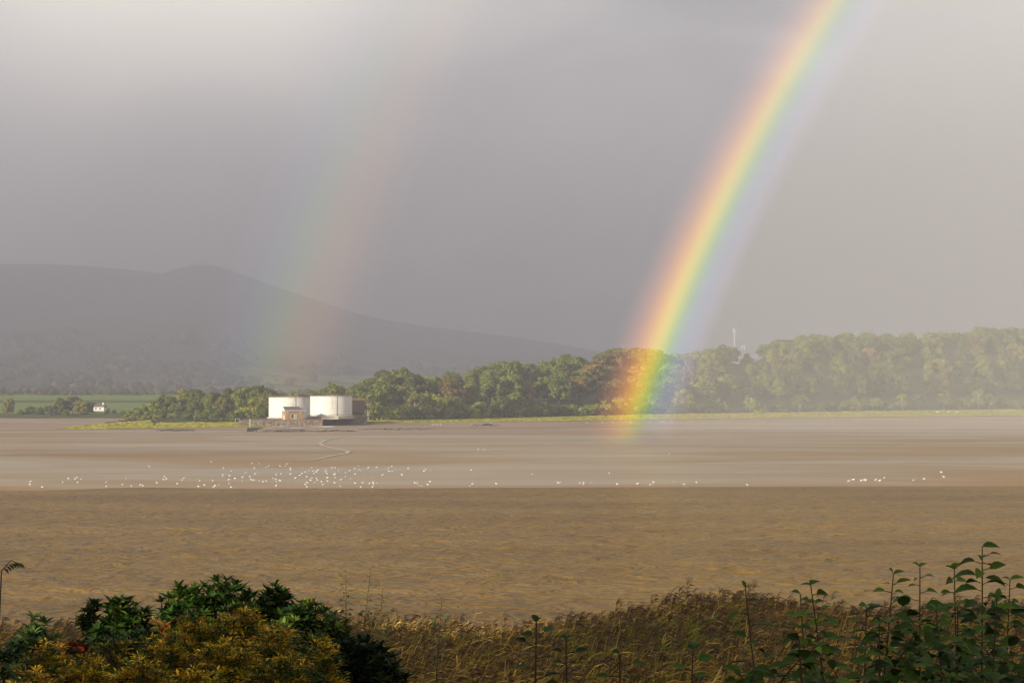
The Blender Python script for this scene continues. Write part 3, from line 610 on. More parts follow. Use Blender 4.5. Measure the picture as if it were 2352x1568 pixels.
cottage(1708, 802.5, 1700, 2.8, 3, 1.2, R(-20), 'tiny white building on the skyline right of the radio mast', simple('pale_roof', (.4, .38, .35)))
# radio mast
Ym = 1690; p = at(1687, 803, Ym); zt = at(1687, 754, Ym).z-p.z; e = empty('radio_mast', (p.x, p.y, p.z-6), 0, 'slim pale radio mast with white antennas on the wooded skyline', 'mast'); zt += 6
b = MB(); M_MAST = simple('galvanised', (.62, .61, .6), .5)
for k in range(3):
    a = k*2.094; b.tube([(.75*math.cos(a), .75*math.sin(a), 0), (.35*math.cos(a), .35*math.sin(a), zt)], .09, 5)
for i in range(14):
    z0 = zt*i/14; z1 = zt*(i+1)/14; rr = .75-.4*i/14
    for k in range(3): a = k*2.094; c_ = a+2.094; b.tube([(rr*math.cos(a), rr*math.sin(a), z0), (rr*math.cos(c_), rr*math.sin(c_), z1)], .05, 4)
b.build('lattice', M_MAST, e)
for i, (a, z) in enumerate(((0.3, 0), (2.4, 0), (4.5, 0), (3.3, -1.2), (5.6, -1.0))):
    b = MB(); b.box((1.25*math.cos(a), 1.25*math.sin(a), zt-1.6+z), (.26, .2, 2.6)); b.tube([(.3*math.cos(a), .3*math.sin(a), zt-1.6+z), (1.4*math.cos(a), 1.4*math.sin(a), zt-1.6+z)], .07, 5); b.build('antenna', M_WHITE, e)
p = gnd(1119, 977, 0); b = MB(); b.tube([(p.x-2.4, p.y, .3), (p.x-.6, p.y+.3, .5), (p.x+1.2, p.y, .4), (p.x+2.6, p.y-.3, .9)], [.2, .4, .35, .1], 7); b.tube([(p.x+.4, p.y, .5), (p.x+.9, p.y, 1.3)], [.15, .05], 5); tag(b.build('driftwood', M_DARK), 'dark driftwood log stranded on the far mud edge', 'driftwood')

# ------------------------------------------------------------------ animals
def ell(b, c, r, col=(1, 1, 1), n=8, m_=6, pitch=0):
    V = []; cp, s_ = math.cos(pitch), math.sin(pitch)
    for i in range(m_+1):
        t = math.pi*i/m_
        for j in range(n):
            a = 2*math.pi*j/n; x, y, z = r[0]*math.cos(t), r[1]*math.sin(t)*math.cos(a), r[2]*math.sin(t)*math.sin(a)
            V.append((c[0]+x*cp-z*s_, c[1]+y, c[2]+x*s_+z*cp))
    b.add(V, [(i*n+j, i*n+(j+1) % n, (i+1)*n+(j+1) % n, (i+1)*n+j) for i in range(m_) for j in range(n)], col)
def tapered(b, P, r, col, n=7):
    b.tube(P, r, n, col)
M_ANIMAL = Mat('plumage', .7, .2); M_ANIMAL.set('Base Color', M_ANIMAL.attr()); M_ANIMAL = M_ANIMAL.m
def gull_mesh(pose):
    b = MB(); w = (.88, .88, .86); g = (.50, .53, .57)
    if pose == 0:      # standing, neck up
        tapered(b, [(-.21, 0, .19), (-.15, 0, .2), (-.05, 0, .2), (.06, 0, .21), (.13, 0, .25), (.155, 0, .31), (.175, 0, .345), (.205, 0, .345)], [.012, .045, .085, .085, .055, .036, .04, .018], w)
        hx, hz = .17, .34
    elif pose == 1:    # hunched
        tapered(b, [(-.2, 0, .17), (-.14, 0, .18), (-.04, 0, .19), (.07, 0, .2), (.12, 0, .24), (.16, 0, .25), (.19, 0, .25)], [.012, .05, .09, .085, .055, .042, .02], w); hx, hz = .155, .25
    else:              # feeding, head down
        tapered(b, [(-.18, 0, .24), (-.12, 0, .23), (-.03, 0, .21), (.07, 0, .18), (.12, 0, .13), (.16, 0, .09), (.19, 0, .08)], [.012, .045, .085, .075, .045, .036, .02], w); hx, hz = .17, .08
    for s_ in (-1, 1):
        ell(b, (-.05, s_*.068, .215 if pose < 2 else .225), (.16, .026, .055), g, 6, 5, .08 if pose < 2 else -.15)
        b.tube([(-.01, s_*.035, .14), (-.015, s_*.035, .07), (0, s_*.035, 0)], [.012, .007, .008], 4, (.5, .2, .1)); b.box((.02, s_*.035, .004), (.05, .03, .008), 0, (.5, .2, .1))
    b.tube([(-.14, .03, .2), (-.24, .03, .2)], [.02, .006], 4, (.06, .06, .06))
    b.tube([(hx+.03, 0, hz), (hx+.085, 0, hz-.012)], [.012, .004], 4, (.75, .45, .1))
    return b
GM = []
for k in range(3): o = gull_mesh(k).build('gull', M_ANIMAL, smooth=True); GM.append(o.data); bpy.data.objects.remove(o)
gulls = []
def G(px, py, s=1.): gulls.append((px, py, s))
for u_, v_ in ((213, 330), (207, 352), (292, 371), (433, 335), (472, 311), (515, 311), (530, 303), (535, 337), (560, 312), (732, 336), (733, 363), (845, 351), (856, 375), (866, 306), (926, 377), (966, 355), (1028, 226), (1082, 340), (1136, 297), (1129, 318), (1146, 313), (1265, 307), (1254, 319), (1224, 347), (1302, 387), (1377, 323), (1410, 358), (1457, 194), (1466, 324)): G(u_/3, 996.3+v_/3)
for u_, v_ in ((0, 333), (22, 319), (62, 314), (108, 139), (98, 205), (98, 226), (186, 165), (170, 217), (161, 256), (163, 296), (181, 336), (224, 244), (300, 232), (302, 272), (333, 188), (376, 224), (390, 245), (396, 258), (421, 260), (434, 192), (399, 85), (423, 135), (476, 91), (544, 125), (576, 113), (475, 270), (516, 278), (551, 271), (617, 241), (646, 250), (655, 275), (688, 265), (698, 270), (649, 200), (701, 194), (650, 317), (692, 116), (759, 95), (746, 119), (794, 137), (800, 153), (798, 198), (794, 315), (852, 237), (894, 210), (918, 190), (919, 131), (929, 349), (950, 175), (953, 304), (972, 287), (965, 224), (988, 165), (1020, 131), (1030, 165), (1044, 190), (1065, 175), (1079, 158), (1019, 235), (1006, 262), (1047, 290), (1076, 260), (1066, 238), (1120, 280), (1128, 308), (1163, 145), (1163, 170), (1172, 190), (1177, 238), (1181, 272), (1227, 131), (1260, 131), (1263, 195), (1252, 206), (1263, 232), (1256, 290), (1300, 162), (1312, 321), (1321, 256), (1366, 185), (1369, 222), (1413, 160), (1423, 251), (1461, 138), (1499, 112), (1507, 153), (1523, 165), (1470, 200), (1468, 294), (1502, 344), (1542, 288), (1605, 130), (1681, 130), (1694, 128), (1619, 294), (1651, 283), (1659, 300), (1689, 296), (1641, 335), (1747, 208), (1805, 148), (1817, 131), (1845, 117), (1848, 167), (1814, 170), (1948, 204), (2012, 140), (2086, 290), (2112, 282), (2112, 302), (2135, 322), (2159, 322), (2215, 308), (2239, 276), (2196, 150), (2179, 167), (2250, 157)): G(490+u_/4.5, 1045.3+v_/4.5)
for u_, v_ in ((134, 128), (182, 133), (72, 302), (84, 417), (60, 440), (284, 417), (574, 333), (790, 405), (802, 411), (974, 406), (1008, 407), (1002, 416), (1064, 408), (1218, 326), (1283, 421), (1448, 417), (1583, 403), (1572, 419), (1555, 425), (1752, 399), (1833, 419), (1940, 405), (1714, 164)): G(1061.7+u_/3.6, 996.3+v_/3.6)
for u_, v_ in ((272, 384), (1034, 361), (1070, 348), (1131, 356), (1151, 350), (1167, 354), (1240, 348), (1267, 358), (1304, 333), (1522, 356), (1602, 342), (1732, 292), (1751, 328)): G(1633+u_/3.273, 996.3+v_/3.273, 1.25)
for x_, y_ in ((994, 976), (1000, 975), (1006, 975.5), (1012, 975), (1084, 974), (1126, 972), (1130, 971.5), (1349, 971), (1384, 970.5), (1408, 970), (1449, 970), (1494, 969.5), (1518, 969), (1525, 969), (1543, 969), (1588, 967.5), (1634, 967), (1655, 966.5), (1893, 965), (1915, 964.5), (1966, 963.5), (2005, 963)): G(x_, y_, 1.7)
ZN = [((0, 130), 'far left of the flock, near the river'), ((130, 200), 'in the small group left of the flock'), ((200, 330), 'on the brown mud left of the flock'), ((330, 500), 'on the brown mud at the left side of the flock'), ((500, 640), 'in the left half of the dense flock on wet mud'), ((640, 760), 'in the middle of the dense flock on wet mud'), ((760, 920), 'in the right half of the dense flock on wet mud'), ((920, 1130), 'just right of the dense flock'), ((1130, 1420), 'on the bare stretch right of the flock'), ((1420, 1650), "at the water's edge under the rainbow"), ((1650, 2020), "in the line at the water's edge, lower right"), ((2020, 2400), 'in the last few near the right side')]
gz_ = defaultdict(list)
for g in gulls:
    far_ = g[1] < 980; z = 'on the far mud edge below the marsh' if far_ else [t for (a, b_), t in ZN if a <= g[0] < b_ or (a == 0 and g[0] < 0)][0]
    gz_[z].append(g)
ORD2 = ORD
for z, gs in gz_.items():
    gs.sort()
    for i, (x_, y_, s_) in enumerate(gs):
        p = gnd(x_, y_+1.2, .05); p.y = max(p.y, edge_Y(p.x)+1.0) if p.y > 200 else p.y
        pose = random.choice((0, 0, 1, 1, 2)); o = bpy.data.objects.new('gull', GM[pose]); COL.objects.link(o)
        o.location = (p.x, p.y, .03); k = random.uniform(.85, 1.15)*s_*(1 if y_ > 1000 else 1.15); o.scale = (k, k, k); o.rotation_euler = (0, 0, random.choice((0, 3.14))+random.uniform(-.9, .9))
        act = ('upright white gull', 'hunched white gull', 'feeding white gull')[pose]
        if len(gs) <= 10: lab = (ORD2[i] if i < len(gs)-1 else 'rightmost')+' white gull '+z
        else: lab = f'small white gull {z}'
        tag(o, lab, 'gull', 'gulls standing on the mudflat')
def sheep_mesh():
    b = MB(); w = (.72, .69, .6); tapered(b, [(-.62, 0, .62), (-.5, 0, .68), (-.1, 0, .7), (.35, 0, .7), (.5, 0, .74), (.68, 0, .86), (.86, 0, .84), (.98, 0, .76)], [.08, .3, .36, .33, .22, .13, .11, .05], w, 10)
    for x in (-.42, .34):
        for s_ in (-1, 1): b.tube([(x, s_*.15, .5), (x-.03, s_*.15, .26), (x, s_*.15, 0)], [.09, .05, .05], 5, (.12, .1, .09))
    for s_ in (-1, 1): ell(b, (.78, s_*.13, .9), (.05, .09, .03), (.5, .45, .4), 5, 4)
    return b
so = sheep_mesh().build('sheep', M_ANIMAL, smooth=True); SM = so.data; bpy.data.objects.remove(so)
for (x_, y_, lab) in ((2031, 942.5, 'lone white sheep grazing under the trees on the marsh'), (2202, 937, 'left one of two sheep under the trees, far right of the marsh'), (2213, 936.5, 'right one of two sheep under the trees, far right of the marsh'),
                      (2152, 949, 'leftmost sheep low on the marsh at right'), (2178, 948.5, 'middle sheep low on the marsh at right'), (2198, 948, 'rightmost sheep low on the marsh at right')):
    o = bpy.data.objects.new('sheep', SM); COL.objects.link(o); px_ = x_; lo = float(interp(px_, *zip(*LP))); Ylo_ = (H-.1)*FPX/(lo-HZ); Yh = float(baseY(px_)); Ylo_ = min(Ylo_, Yh-4)
    if y_ < 945: Y = Yh-3; z = H-Yh*(float(baseP(px_))-HZ)/FPX
    else: Y = Ylo_+(Yh-Ylo_)*.45; z = .1+(H-Yh*(float(baseP(px_))-HZ)/FPX-.1)*.52
    o.location = ((px_-1176)/FPX*Y, Y, z); o.rotation_euler = (0, 0, random.choice((0, 3.1))+random.uniform(-.4, .4)); o.scale = (1.3,)*3; tag(o, lab, 'sheep', 'sheep grazing on the marsh')

# ------------------------------------------------------------------ near bank
def bankz(x, y):
    return np.interp(y, [-140, -2, 4, 12, 30, 60, 74, 100, 110, 125], [13.6, 13.4, 13.1, 11.9, 9.3, 6.4, 5.0, 1.0, 0, -1.2])+.012*x*np.clip(y/60, 0, 1)*1.5+.12*sn(np.asarray(x)/4, np.asarray(y)/5, 41)
m = Mat('bank_soil', .95, .1); bn = m.noise(m.coord(), .8, 5); m.set('Base Color', m.mix(m.mr(bn, .35, .65), (.022, .024, .008), (.05, .04, .016))); m.bump(bn, .6, .2)
xs = np.concatenate([np.linspace(-1500, -60, 24), np.linspace(-55, 55, 90), np.linspace(60, 1500, 24)]); ys = np.concatenate([np.linspace(-140, -5, 10), np.linspace(-3, 126, 110)])
X, Y = np.meshgrid(xs, ys, indexing='ij'); grid('bank', X, Y, bankz(X, Y), m.m)

# reed bed (stuff)
def strip(b, P, w, col, side=None):
    """P: n x k x 3 polylines, w: n x k half widths"""
    n, k, _ = P.shape; d = P[:, -1]-P[:, 0]; s = np.cross(d, rand_unit(n)) if side is None else side; s /= np.linalg.norm(s, axis=1)[:, None]+1e-9
    V = np.stack([P-s[:, None]*w[..., None], P+s[:, None]*w[..., None]], 2).reshape(-1, 3)
    i = (np.arange(n)[:, None]*2*k+np.arange(k-1)[None]*2).ravel(); F = np.stack([i, i+1, i+3, i+2], -1)
    b.add(V, F, np.repeat(col, k-1, 0))
def reeds():
    b = MB(); n = 34000
    y = 35+(70-35)*rng.random(n)**.9; x = (rng.random(n)*2-1)*(y*.27+3); x = x+0
    keep = ~((x < -.065*y) & (y < 44) & (rng.random(n) < .3)); x, y = x[keep], y[keep]; n = len(x)
    patch = sn(x/3.2, y/4.5, 51, 3); z = bankz(x, y)
    h = (1.75+.3*patch+rng.normal(0, .27, n))*np.where(y > 60, 1, .95)
    # heads stand higher towards the middle right of the bed
    h += .8*np.exp(-((x/y-.095)/.045)**2)*np.clip((y-40)/20, 0, 1)-.35*np.exp(-((x/y+.02)/.04)**2)
    lean = np.abs(rng.normal(.34, .16, n))+.12*sn(x/6, y/6, 53); ly = rng.normal(0, .15, n)
    gr = np.clip(sn(x/2.1, y/3.1, 55, 3)*.8+rng.normal(0, .35, n), 0, 1)[:, None]; straw = np.array((.46, .30, .06)); green = np.array((.15, .19, .02)); brown = np.array((.25, .14, .035))
    base = straw*(1-gr)+green*gr; rb = (rng.random((n, 1)) < .16); base = np.where(rb, brown, base); bright = (rng.random((n, 1)) < .06); base = np.where(bright, np.array((.6, .42, .13)), base)
    t = np.array([0, .4, .75, 1.0]); P = np.zeros((n, 4, 3))
    for i, q in enumerate(t): P[:, i] = np.stack([x+lean*h*q**1.4, y+ly*h*q, z-.05+h*q*(1-.12*q*lean)], -1)
    w = np.tile(np.array([.012, .011, .009, .005]), (n, 1))*(1+.6*bright); strip(b, P, w, base)
    for k in range(4):                                             # leaves
        q = rng.uniform(.25, .95, n); o = np.stack([x+lean*h*q**1.4, y+ly*h*q, z+h*q*.95], -1); a = rng.normal(0, .9, n); l = rng.uniform(.2, .5, n)
        dx = np.cos(a)*l*.8+.12; dy = np.sin(a)*l*.8; up = rng.uniform(-.1, .9, n)*l
        L3 = np.stack([o, o+np.stack([dx*.35, dy*.35, up*.55], -1), o+np.stack([dx*.7, dy*.7, up*.75], -1), o+np.stack([dx, dy, up*.65-.06*l], -1)], 1)
        strip(b, L3, np.tile(np.array([.009, .013, .010, .001]), (n, 1)), np.where(bright, straw, base)*rng.uniform(.6, 1.35, (n, 1)))
    pl = rng.random(n) < .42; tip = P[pl, 3]; m_ = len(tip)
    for k in range(9):                                             # plumes blown to the right
        a = rng.uniform(0, 6.28, m_); l = rng.uniform(.09, .26, m_); st = tip-np.stack([lean[pl]*.0, 0*l, rng.uniform(0, .22, m_)], -1)
        e1 = st+np.stack([.35*l+.25*l*np.cos(a), .3*l*np.sin(a), .55*l], -1); e2 = st+np.stack([.95*l+.25*l*np.cos(a), .3*l*np.sin(a), .35*l], -1)
        strip(b, np.stack([st, e1, e2], 1), np.tile(np.array([.006, .014, .004]), (m_, 1)), np.tile(np.array((.17, .105, .05)), (m_, 1))*rng.uniform(.6, 1.4, (m_, 1)))
    # a scatter of flat blown stalks
    n2 = 700; y = rng.uniform(36, 66, n2); x = (rng.random(n2)*2-1)*y*.27; z = bankz(x, y)+rng.uniform(.3, 1.1, n2); a = rng.uniform(.5, 1.15, n2); l = rng.uniform(.5, 1.15, n2)
    P = np.stack([np.stack([x, y, z], -1), np.stack([x+np.cos(a)*l*.5, y+.1, z+np.sin(a)*l*.5], -1), np.stack([x+np.cos(a)*l, y+.2, z+np.sin(a)*l*.93], -1)], 1)
    strip(b, P, np.tile(np.array([.012, .011, .007]), (n2, 1)), np.tile(np.array((.33, .21, .07)), (n2, 1))*rng.uniform(.5, 1.1, (n2, 1)))
    return b
tag(reeds().build('reed_bed', M_REED), 'wind-bent brown and olive reeds covering the bank at the bottom', 'reeds', kind='stuff')
# low green growth between the reeds and the camera
b = MB(); n = 22000; y = 7+33*rng.random(n)**.7; x = (rng.random(n)*2-1)*(y*.28+1.5); z = bankz(x, y); a = rng.uniform(0, 6.28, n); l = rng.uniform(.2, .7, n)
P = np.stack([np.stack([x, y, z], -1), np.stack([x+.2*l*np.cos(a)+.1*l, y+.2*l*np.sin(a), z+.65*l], -1), np.stack([x+.6*l*np.cos(a)+.25*l, y+.6*l*np.sin(a), z+.9*l], -1)], 1)
gr = rng.random((n, 1)); strip(b, P, np.tile(np.array([.010, .014, .002]), (n, 1)), np.array((.035, .06, .012))*(1-gr)+np.array((.08, .06, .02))*gr)
tag(b.build('grass', M_REED), 'low dark grass and weeds on the near bank', 'grass', kind='stuff')

# a folded, drooping leaf: base P, direction D, normal Nn
def leaves(b, P, D, Nn, l, w, col, droop=.25, fine=False):
    n = len(P); D = D/np.linalg.norm(D, axis=1)[:, None]; S = np.cross(D, Nn); S /= np.linalg.norm(S, axis=1)[:, None]+1e-9; U = np.cross(S, D)
    l = np.asarray(l).reshape(-1, 1); w = np.asarray(w).reshape(-1, 1); G_ = np.array([[0, 0, -1.]])*droop; V = []
    ST = ((0, .2), (.45, 1), (1, .05)) if fine else ((0, .03), (.14, .62), (.34, 1), (.58, .92), (.8, .5), (1, .02)); q_ = len(ST)
    for t, k in ST:
        m_ = P+D*l*t*(1-.12*droop*t)+G_*l*t*t*1.1; e = U*w*.3*k; V += [m_+S*w*k+e, m_, m_-S*w*k+e]
    V = np.stack(V, 1).reshape(-1, 3); i = np.arange(n)[:, None]*3*q_
    F = np.concatenate([i+np.array([[3*q+z, 3*q+z+1, 3*q+z+4, 3*q+z+3]]) for q in range(q_-1) for z in (0, 1)])
    b.add(V, F, col)
def weld(o): return o

def rhodo(px, ptop, Y, wid, nwh, lab, cols, name='rhododendron', leaf=.125, hgt=None):
    """dome of leaf whorls on forking stems; wid and heights in metres"""
    top = at(px, ptop, Y); g = float(bankz(top.x, Y)); h = top.z-g; e = empty(name, (top.x, Y, g), 0, lab, 'shrub', 'evergreen shrubs on the near bank')
    bl = MB(); bs = MB(); rd = random.Random(int(px*7+Y))
    for k in range(int(nwh*2.3)):
        a = rd.uniform(0, 6.28); el = math.acos(rd.uniform(.0, 1)); lump = 1+.16*math.sin(3*a+px)+.1*math.sin(7*a)
        rr = rd.uniform(.72, 1.0) if rd.random() < .75 else rd.uniform(.4, .8)
        p = np.array([wid/2*math.sin(el)*math.cos(a)*lump*rr, wid/2*.75*math.sin(el)*math.sin(a)*lump*rr, h*.30+(h*.70-.03)*max(math.cos(el), 0)**.6*(rr**.5)])
        if p[0]**2+p[1]**2 > 1e-6 and k % 3 == 0: bs.tube([(p[0]*.15, p[1]*.15, 0), (p[0]*.6, p[1]*.6, p[2]*.45), tuple(p)], [.022, .014, .007], 5)
        axis = np.array([p[0]*.5/wid, p[1]*.5/wid, .8])+np.array([rd.uniform(-.25, .25), rd.uniform(-.25, .25), 0]); axis /= np.linalg.norm(axis)
        m_ = rd.randint(8, 12); th = np.linspace(0, 2*math.pi, m_, endpoint=False)+rd.uniform(0, 1); u = np.cross(axis, [1, .1, 0]); u /= np.linalg.norm(u); v_ = np.cross(axis, u)
        rise = np.array([rd.uniform(.15, 1.3) for _ in range(m_)])[:, None]
        D = np.cos(th)[:, None]*u+np.sin(th)[:, None]*v_+axis*rise; Nn = axis[None]-.3*D
        c = cols[0] if rd.random() > cols[2] else cols[1]; c = np.array(c)*rd.uniform(.75, 1.25)
        l = leaf*np.array([rd.uniform(.75, 1.15) for _ in range(m_)])
        leaves(bl, np.tile(p, (m_, 1)), D, Nn, l, l*.14, c, .15)
    weld(bl.build('leaves', M_LEAF, e)); bs.tube([(0, 0, -.2), (.05, 0, h*.35)], [.05, .03], 6); bs.build('stems', M_STEM, e); return e
RG = ((.026, .058, .007), (.065, .11, .010), .2)
rhodo(500, 1322, 20, 1.3, 280, 'tall dark rhododendron rising highest in the shrub group', RG)
rhodo(415, 1338, 20.5, .65, 120, 'dark rhododendron clump just left of the highest one', RG)
rhodo(625, 1338, 20.5, .8, 170, 'dark rhododendron clump just right of the highest one', RG)
rhodo(705, 1372, 19.5, 1.0, 200, 'lighter green rhododendron sloping down to the reeds', ((.03, .06, .012), (.10, .14, .02), .3))
rhodo(270, 1366, 20, .7, 120, 'open dark rhododendron left of the main clump', RG); rhodo(215, 1368, 20.4, .4, 50, 'small sprawling rhododendron at the left of the open one', RG); rhodo(318, 1378, 20.3, .4, 50, 'small dark rhododendron between the open one and the main clump', RG)
rhodo(82, 1402, 19, .55, 60, 'small light-leaved rhododendron with red base near the left edge', ((.045, .085, .018), (.08, .13, .03), .3))
rhodo(820, 1455, 17, 1.0, 170, 'dark low shrub at the right end of the shrub group', ((.014, .028, .008), (.03, .05, .01), .2)); rhodo(600, 1450, 18, 1.7, 220, 'dark shrub mass behind the golden shrubs', ((.016, .032, .008), (.04, .06, .01), .2))
rhodo(300, 1440, 18.5, 1.6, 200, 'dark shrub mass behind the left golden shrubs', ((.016, .032, .008), (.03, .05, .01), .2)); rhodo(70, 1455, 17.5, 1.0, 120, 'dark shrub in the lower left corner', ((.016, .03, .01), (.03, .05, .01), .2))
rhodo(170, 1452, 18, .5, 40, 'small shrub with red new leaves left of the golden shrubs', ((.14, .028, .012), (.05, .05, .015), .5)); rhodo(362, 1398, 18.5, .25, 12, 'sprig of reddish leaves above the golden shrubs', ((.20, .07, .02), (.14, .03, .015), .3))
rhodo(478, 1388, 17.5, .35, 12, 'bright yellow green sprig at the top of the golden shrub', ((.24, .26, .02), (.18, .2, .02), .3)); rhodo(632, 1395, 17.5, .45, 16, 'yellow green sprig on the right shoulder of the shrubs', ((.22, .24, .02), (.12, .16, .02), .3))

def spray_shrub(px, ptop, Y, wid, n, lab, gold=(.68, .42, .025), rim=.7):
    top = at(px, ptop, Y); g = float(bankz(top.x, Y)); h = top.z-g; e = empty('golden_shrub', (top.x, Y, g), 0, lab, 'shrub', 'golden feathery shrubs on the near bank')
    bl = MB(); bs = MB(); rd = random.Random(int(px*3+Y*11)); r_ = np.random.default_rng(int(px))
    for k in range(int(n*3.2)):
        a = rd.uniform(0, 6.28); el = math.acos(rd.uniform(0, 1)); p_ = el; lump = 1+.2*math.sin(2*a+px)+.12*math.sin(5*a+1); rr = rd.uniform(.7, 1) if rd.random() < .8 else rd.uniform(.4, .7)
        p = np.array([wid/2*math.sin(el)*math.cos(a)*lump*rr, wid/2*.8*math.sin(el)*math.sin(a)*lump*rr, h*.45+(h*.55-.03)*max(math.cos(el), 0)**.7*rr**.5+.05*math.sin(p_*7+a*3)])
        m_ = 16; D = r_.normal(0, .75, (m_, 3)); D[:, 2] = np.abs(D[:, 2])*.4+.15; D[:, 0] += p[0]/wid*1.2; Nn = np.tile([0, 0, 1.], (m_, 1))+r_.normal(0, .2, (m_, 3))
        hi = (math.cos(el)*rr+.25*math.sin(2.3*a+px) > .40) and math.sin(5*a+px)*math.sin(6*el+1) > -.35 and rd.random() < rim+.15; c = np.array(gold if rd.random() > .22 else (.22, .24, .02))*rd.uniform(.45, 1.5) if hi else np.array((.035, .07, .010))*rd.uniform(.6, 1.4)  # gold tips over green leaves; shade between clumps put in as darker leaves
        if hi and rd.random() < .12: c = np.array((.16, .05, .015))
        P = np.tile(p, (m_, 1))+D*r_.uniform(0, .05, (m_, 1)); l = r_.uniform(.02, .055, m_); leaves(bl, P, D, Nn, l, l*.13, c, .15, True)
        if k % 14 == 0: bs.tube([(p[0]*.1, p[1]*.1, 0), (p[0]*.6, p[1]*.6, p[2]*.5), tuple(p)], [.012, .008, .003], 4)
    weld(bl.build('leaves', M_LEAF, e)); bs.build('stems', M_STEM, e)
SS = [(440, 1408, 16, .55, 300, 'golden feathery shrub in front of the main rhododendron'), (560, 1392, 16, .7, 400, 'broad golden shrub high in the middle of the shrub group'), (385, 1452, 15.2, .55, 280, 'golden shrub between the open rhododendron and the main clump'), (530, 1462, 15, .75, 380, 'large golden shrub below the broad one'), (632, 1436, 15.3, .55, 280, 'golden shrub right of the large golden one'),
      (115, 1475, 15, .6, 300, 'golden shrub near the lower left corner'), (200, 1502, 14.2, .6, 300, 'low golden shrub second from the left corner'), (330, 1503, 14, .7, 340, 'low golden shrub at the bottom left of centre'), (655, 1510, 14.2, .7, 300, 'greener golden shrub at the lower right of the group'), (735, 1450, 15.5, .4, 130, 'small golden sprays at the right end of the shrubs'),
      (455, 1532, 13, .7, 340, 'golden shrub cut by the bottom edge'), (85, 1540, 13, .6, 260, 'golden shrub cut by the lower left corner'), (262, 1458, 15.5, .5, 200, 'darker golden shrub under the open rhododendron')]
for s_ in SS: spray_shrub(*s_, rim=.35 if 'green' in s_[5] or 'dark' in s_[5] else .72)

def sapling(px, ptop, Y, lab, lean=.0, leaf=.12, col=(.042, .072, .009), n=11, name='sapling', sparse=1., pbot=1600, group='leafy saplings on the near bank', side_br=0):
    top = at(px, ptop, Y); g = float(bankz(top.x, Y)); h = top.z-g; x0 = lean*h; e = empty(name, (top.x-x0, Y, g), 0, lab, 'sapling', group); rd = random.Random(int(px*5+ptop)); bl = MB(); bs = MB()
    def stem(p0, p1, r0, nn, lf):
        p0 = np.array(p0); p1 = np.array(p1); mid = (p0+p1)/2+np.array([rd.uniform(-.05, .05), 0, .03])
        C = lambda t: (1-t)**2*p0+2*t*(1-t)*mid+t*t*p1
        bs.tube([tuple(C(t)) for t in np.linspace(0, 1, 8)], np.linspace(r0, .0028, 8), 6)
        for i in range(int(nn*1.9)):
            t = .25+.73*((i+.6)/int(nn*1.9))**.85; p = C(min(t, 1)); s_ = 1 if i % 2 else -1; a = rd.uniform(-.7, .7)
            D = np.array([[s_*math.cos(a), math.sin(a), rd.uniform(.05, .45)]]); l = lf*rd.uniform(.65, 1.15)*(1 if t < .93 else .7)
            D /= np.linalg.norm(D); pe = .03*rd.uniform(.6, 1.4); q = p+D[0]*pe; bs.tube([tuple(p), tuple(q)], .0022, 4)
            Nn = np.array([[rd.uniform(-.55, .55), -rd.uniform(.0, .9), 1.]]); c = np.array(col)*rd.uniform(.6, 1.5)*(1 if t < .9 else np.array((1.5, 1.4, 1.1)))
            leaves(bl, q[None], D, Nn, [l], [l*rd.uniform(.25, .36)], c, rd.uniform(.05, .5))
            if rd.random() < .6:
                a2 = rd.uniform(-1.3, 1.3); D2 = np.array([[-s_*math.cos(a2), math.sin(a2), rd.uniform(-.1, .5)]]); l2 = l*rd.uniform(.55, .95); leaves(bl, p[None]+D2*.015, D2, Nn, [l2], [l2*rd.uniform(.24, .34)], c*rd.uniform(.6, 1.3), rd.uniform(.1, .7))
        for k in rd.choice(((-1, 1), (1,), (-1,), (-.3, .9), (-1, .2, .8))): leaves(bl, p1[None], np.array([[k*.6*rd.uniform(.6, 1.8), rd.uniform(-.5, .5), rd.uniform(.2, .9)]]), np.array([[-k*.7, -.4, .6]]), [lf*rd.uniform(.4, .75)], [lf*rd.uniform(.1, .2)], np.array(col)*1.5, .3)
    stem((0, 0, -.1), (x0, 0, h), .009 if h > 1 else .006, int(n*sparse), leaf)
    for k in range(side_br):
        t = rd.uniform(.3, .7); s_ = rd.choice((-1, 1)); p = np.array([x0*t, 0, h*t]); stem(p, p+np.array([s_*rd.uniform(.12, .3), rd.uniform(-.15, .15), rd.uniform(.25, .5)]), .005, 6, leaf*.85)
    weld(bl.build('leaves', M_LEAF, e)); bs.build('stem', M_STEM, e); return e
sapling(2256, 1254, 11, 'tallest sapling, standing up at the right against the water', .03, .14, n=20, side_br=3)
sapling(2192, 1308, 11.3, 'thin sapling just left of the tallest one', -.05, .11, n=12)
sapling(2113, 1302, 11, 'slender sapling with spread leaves, second tallest group, right side', .0, .13, n=17, side_br=2)
sapling(2052, 1318, 10.8, 'leaning sapling left of the slender spread-leaved one', .12, .12, n=17, side_br=2)
sapling(1862, 1343, 10.5, 'sapling leaning left with leaf pairs, midway along the saplings', -.13, .11, n=18, side_br=1)
sapling(1838, 1362, 10.8, 'shorter sapling hidden beside the left-leaning one', -.06, .1, n=12)
sapling(1712, 1350, 10.2, 'leftmost sapling, bent over the reeds', -.14, .11, n=13, side_br=2, sparse=.9)
sapling(2320, 1330, 11.5, 'bushy sapling at the right edge', .02, .13, n=18, side_br=4)
sapling(2200, 1392, 10.2, 'short bushy sapling below the thin one', .03, .12, n=16, side_br=4)
sapling(1990, 1390, 10.8, 'short sapling left of the leaning one', .02, .12, n=14, side_br=3)
sapling(2150, 1400, 9.8, 'short leafy sapling under the slender one', -.04, .12, n=14, side_br=4)
sapling(2290, 1375, 10.5, 'dense sapling under the tallest one', .05, .13, n=16, side_br=5)
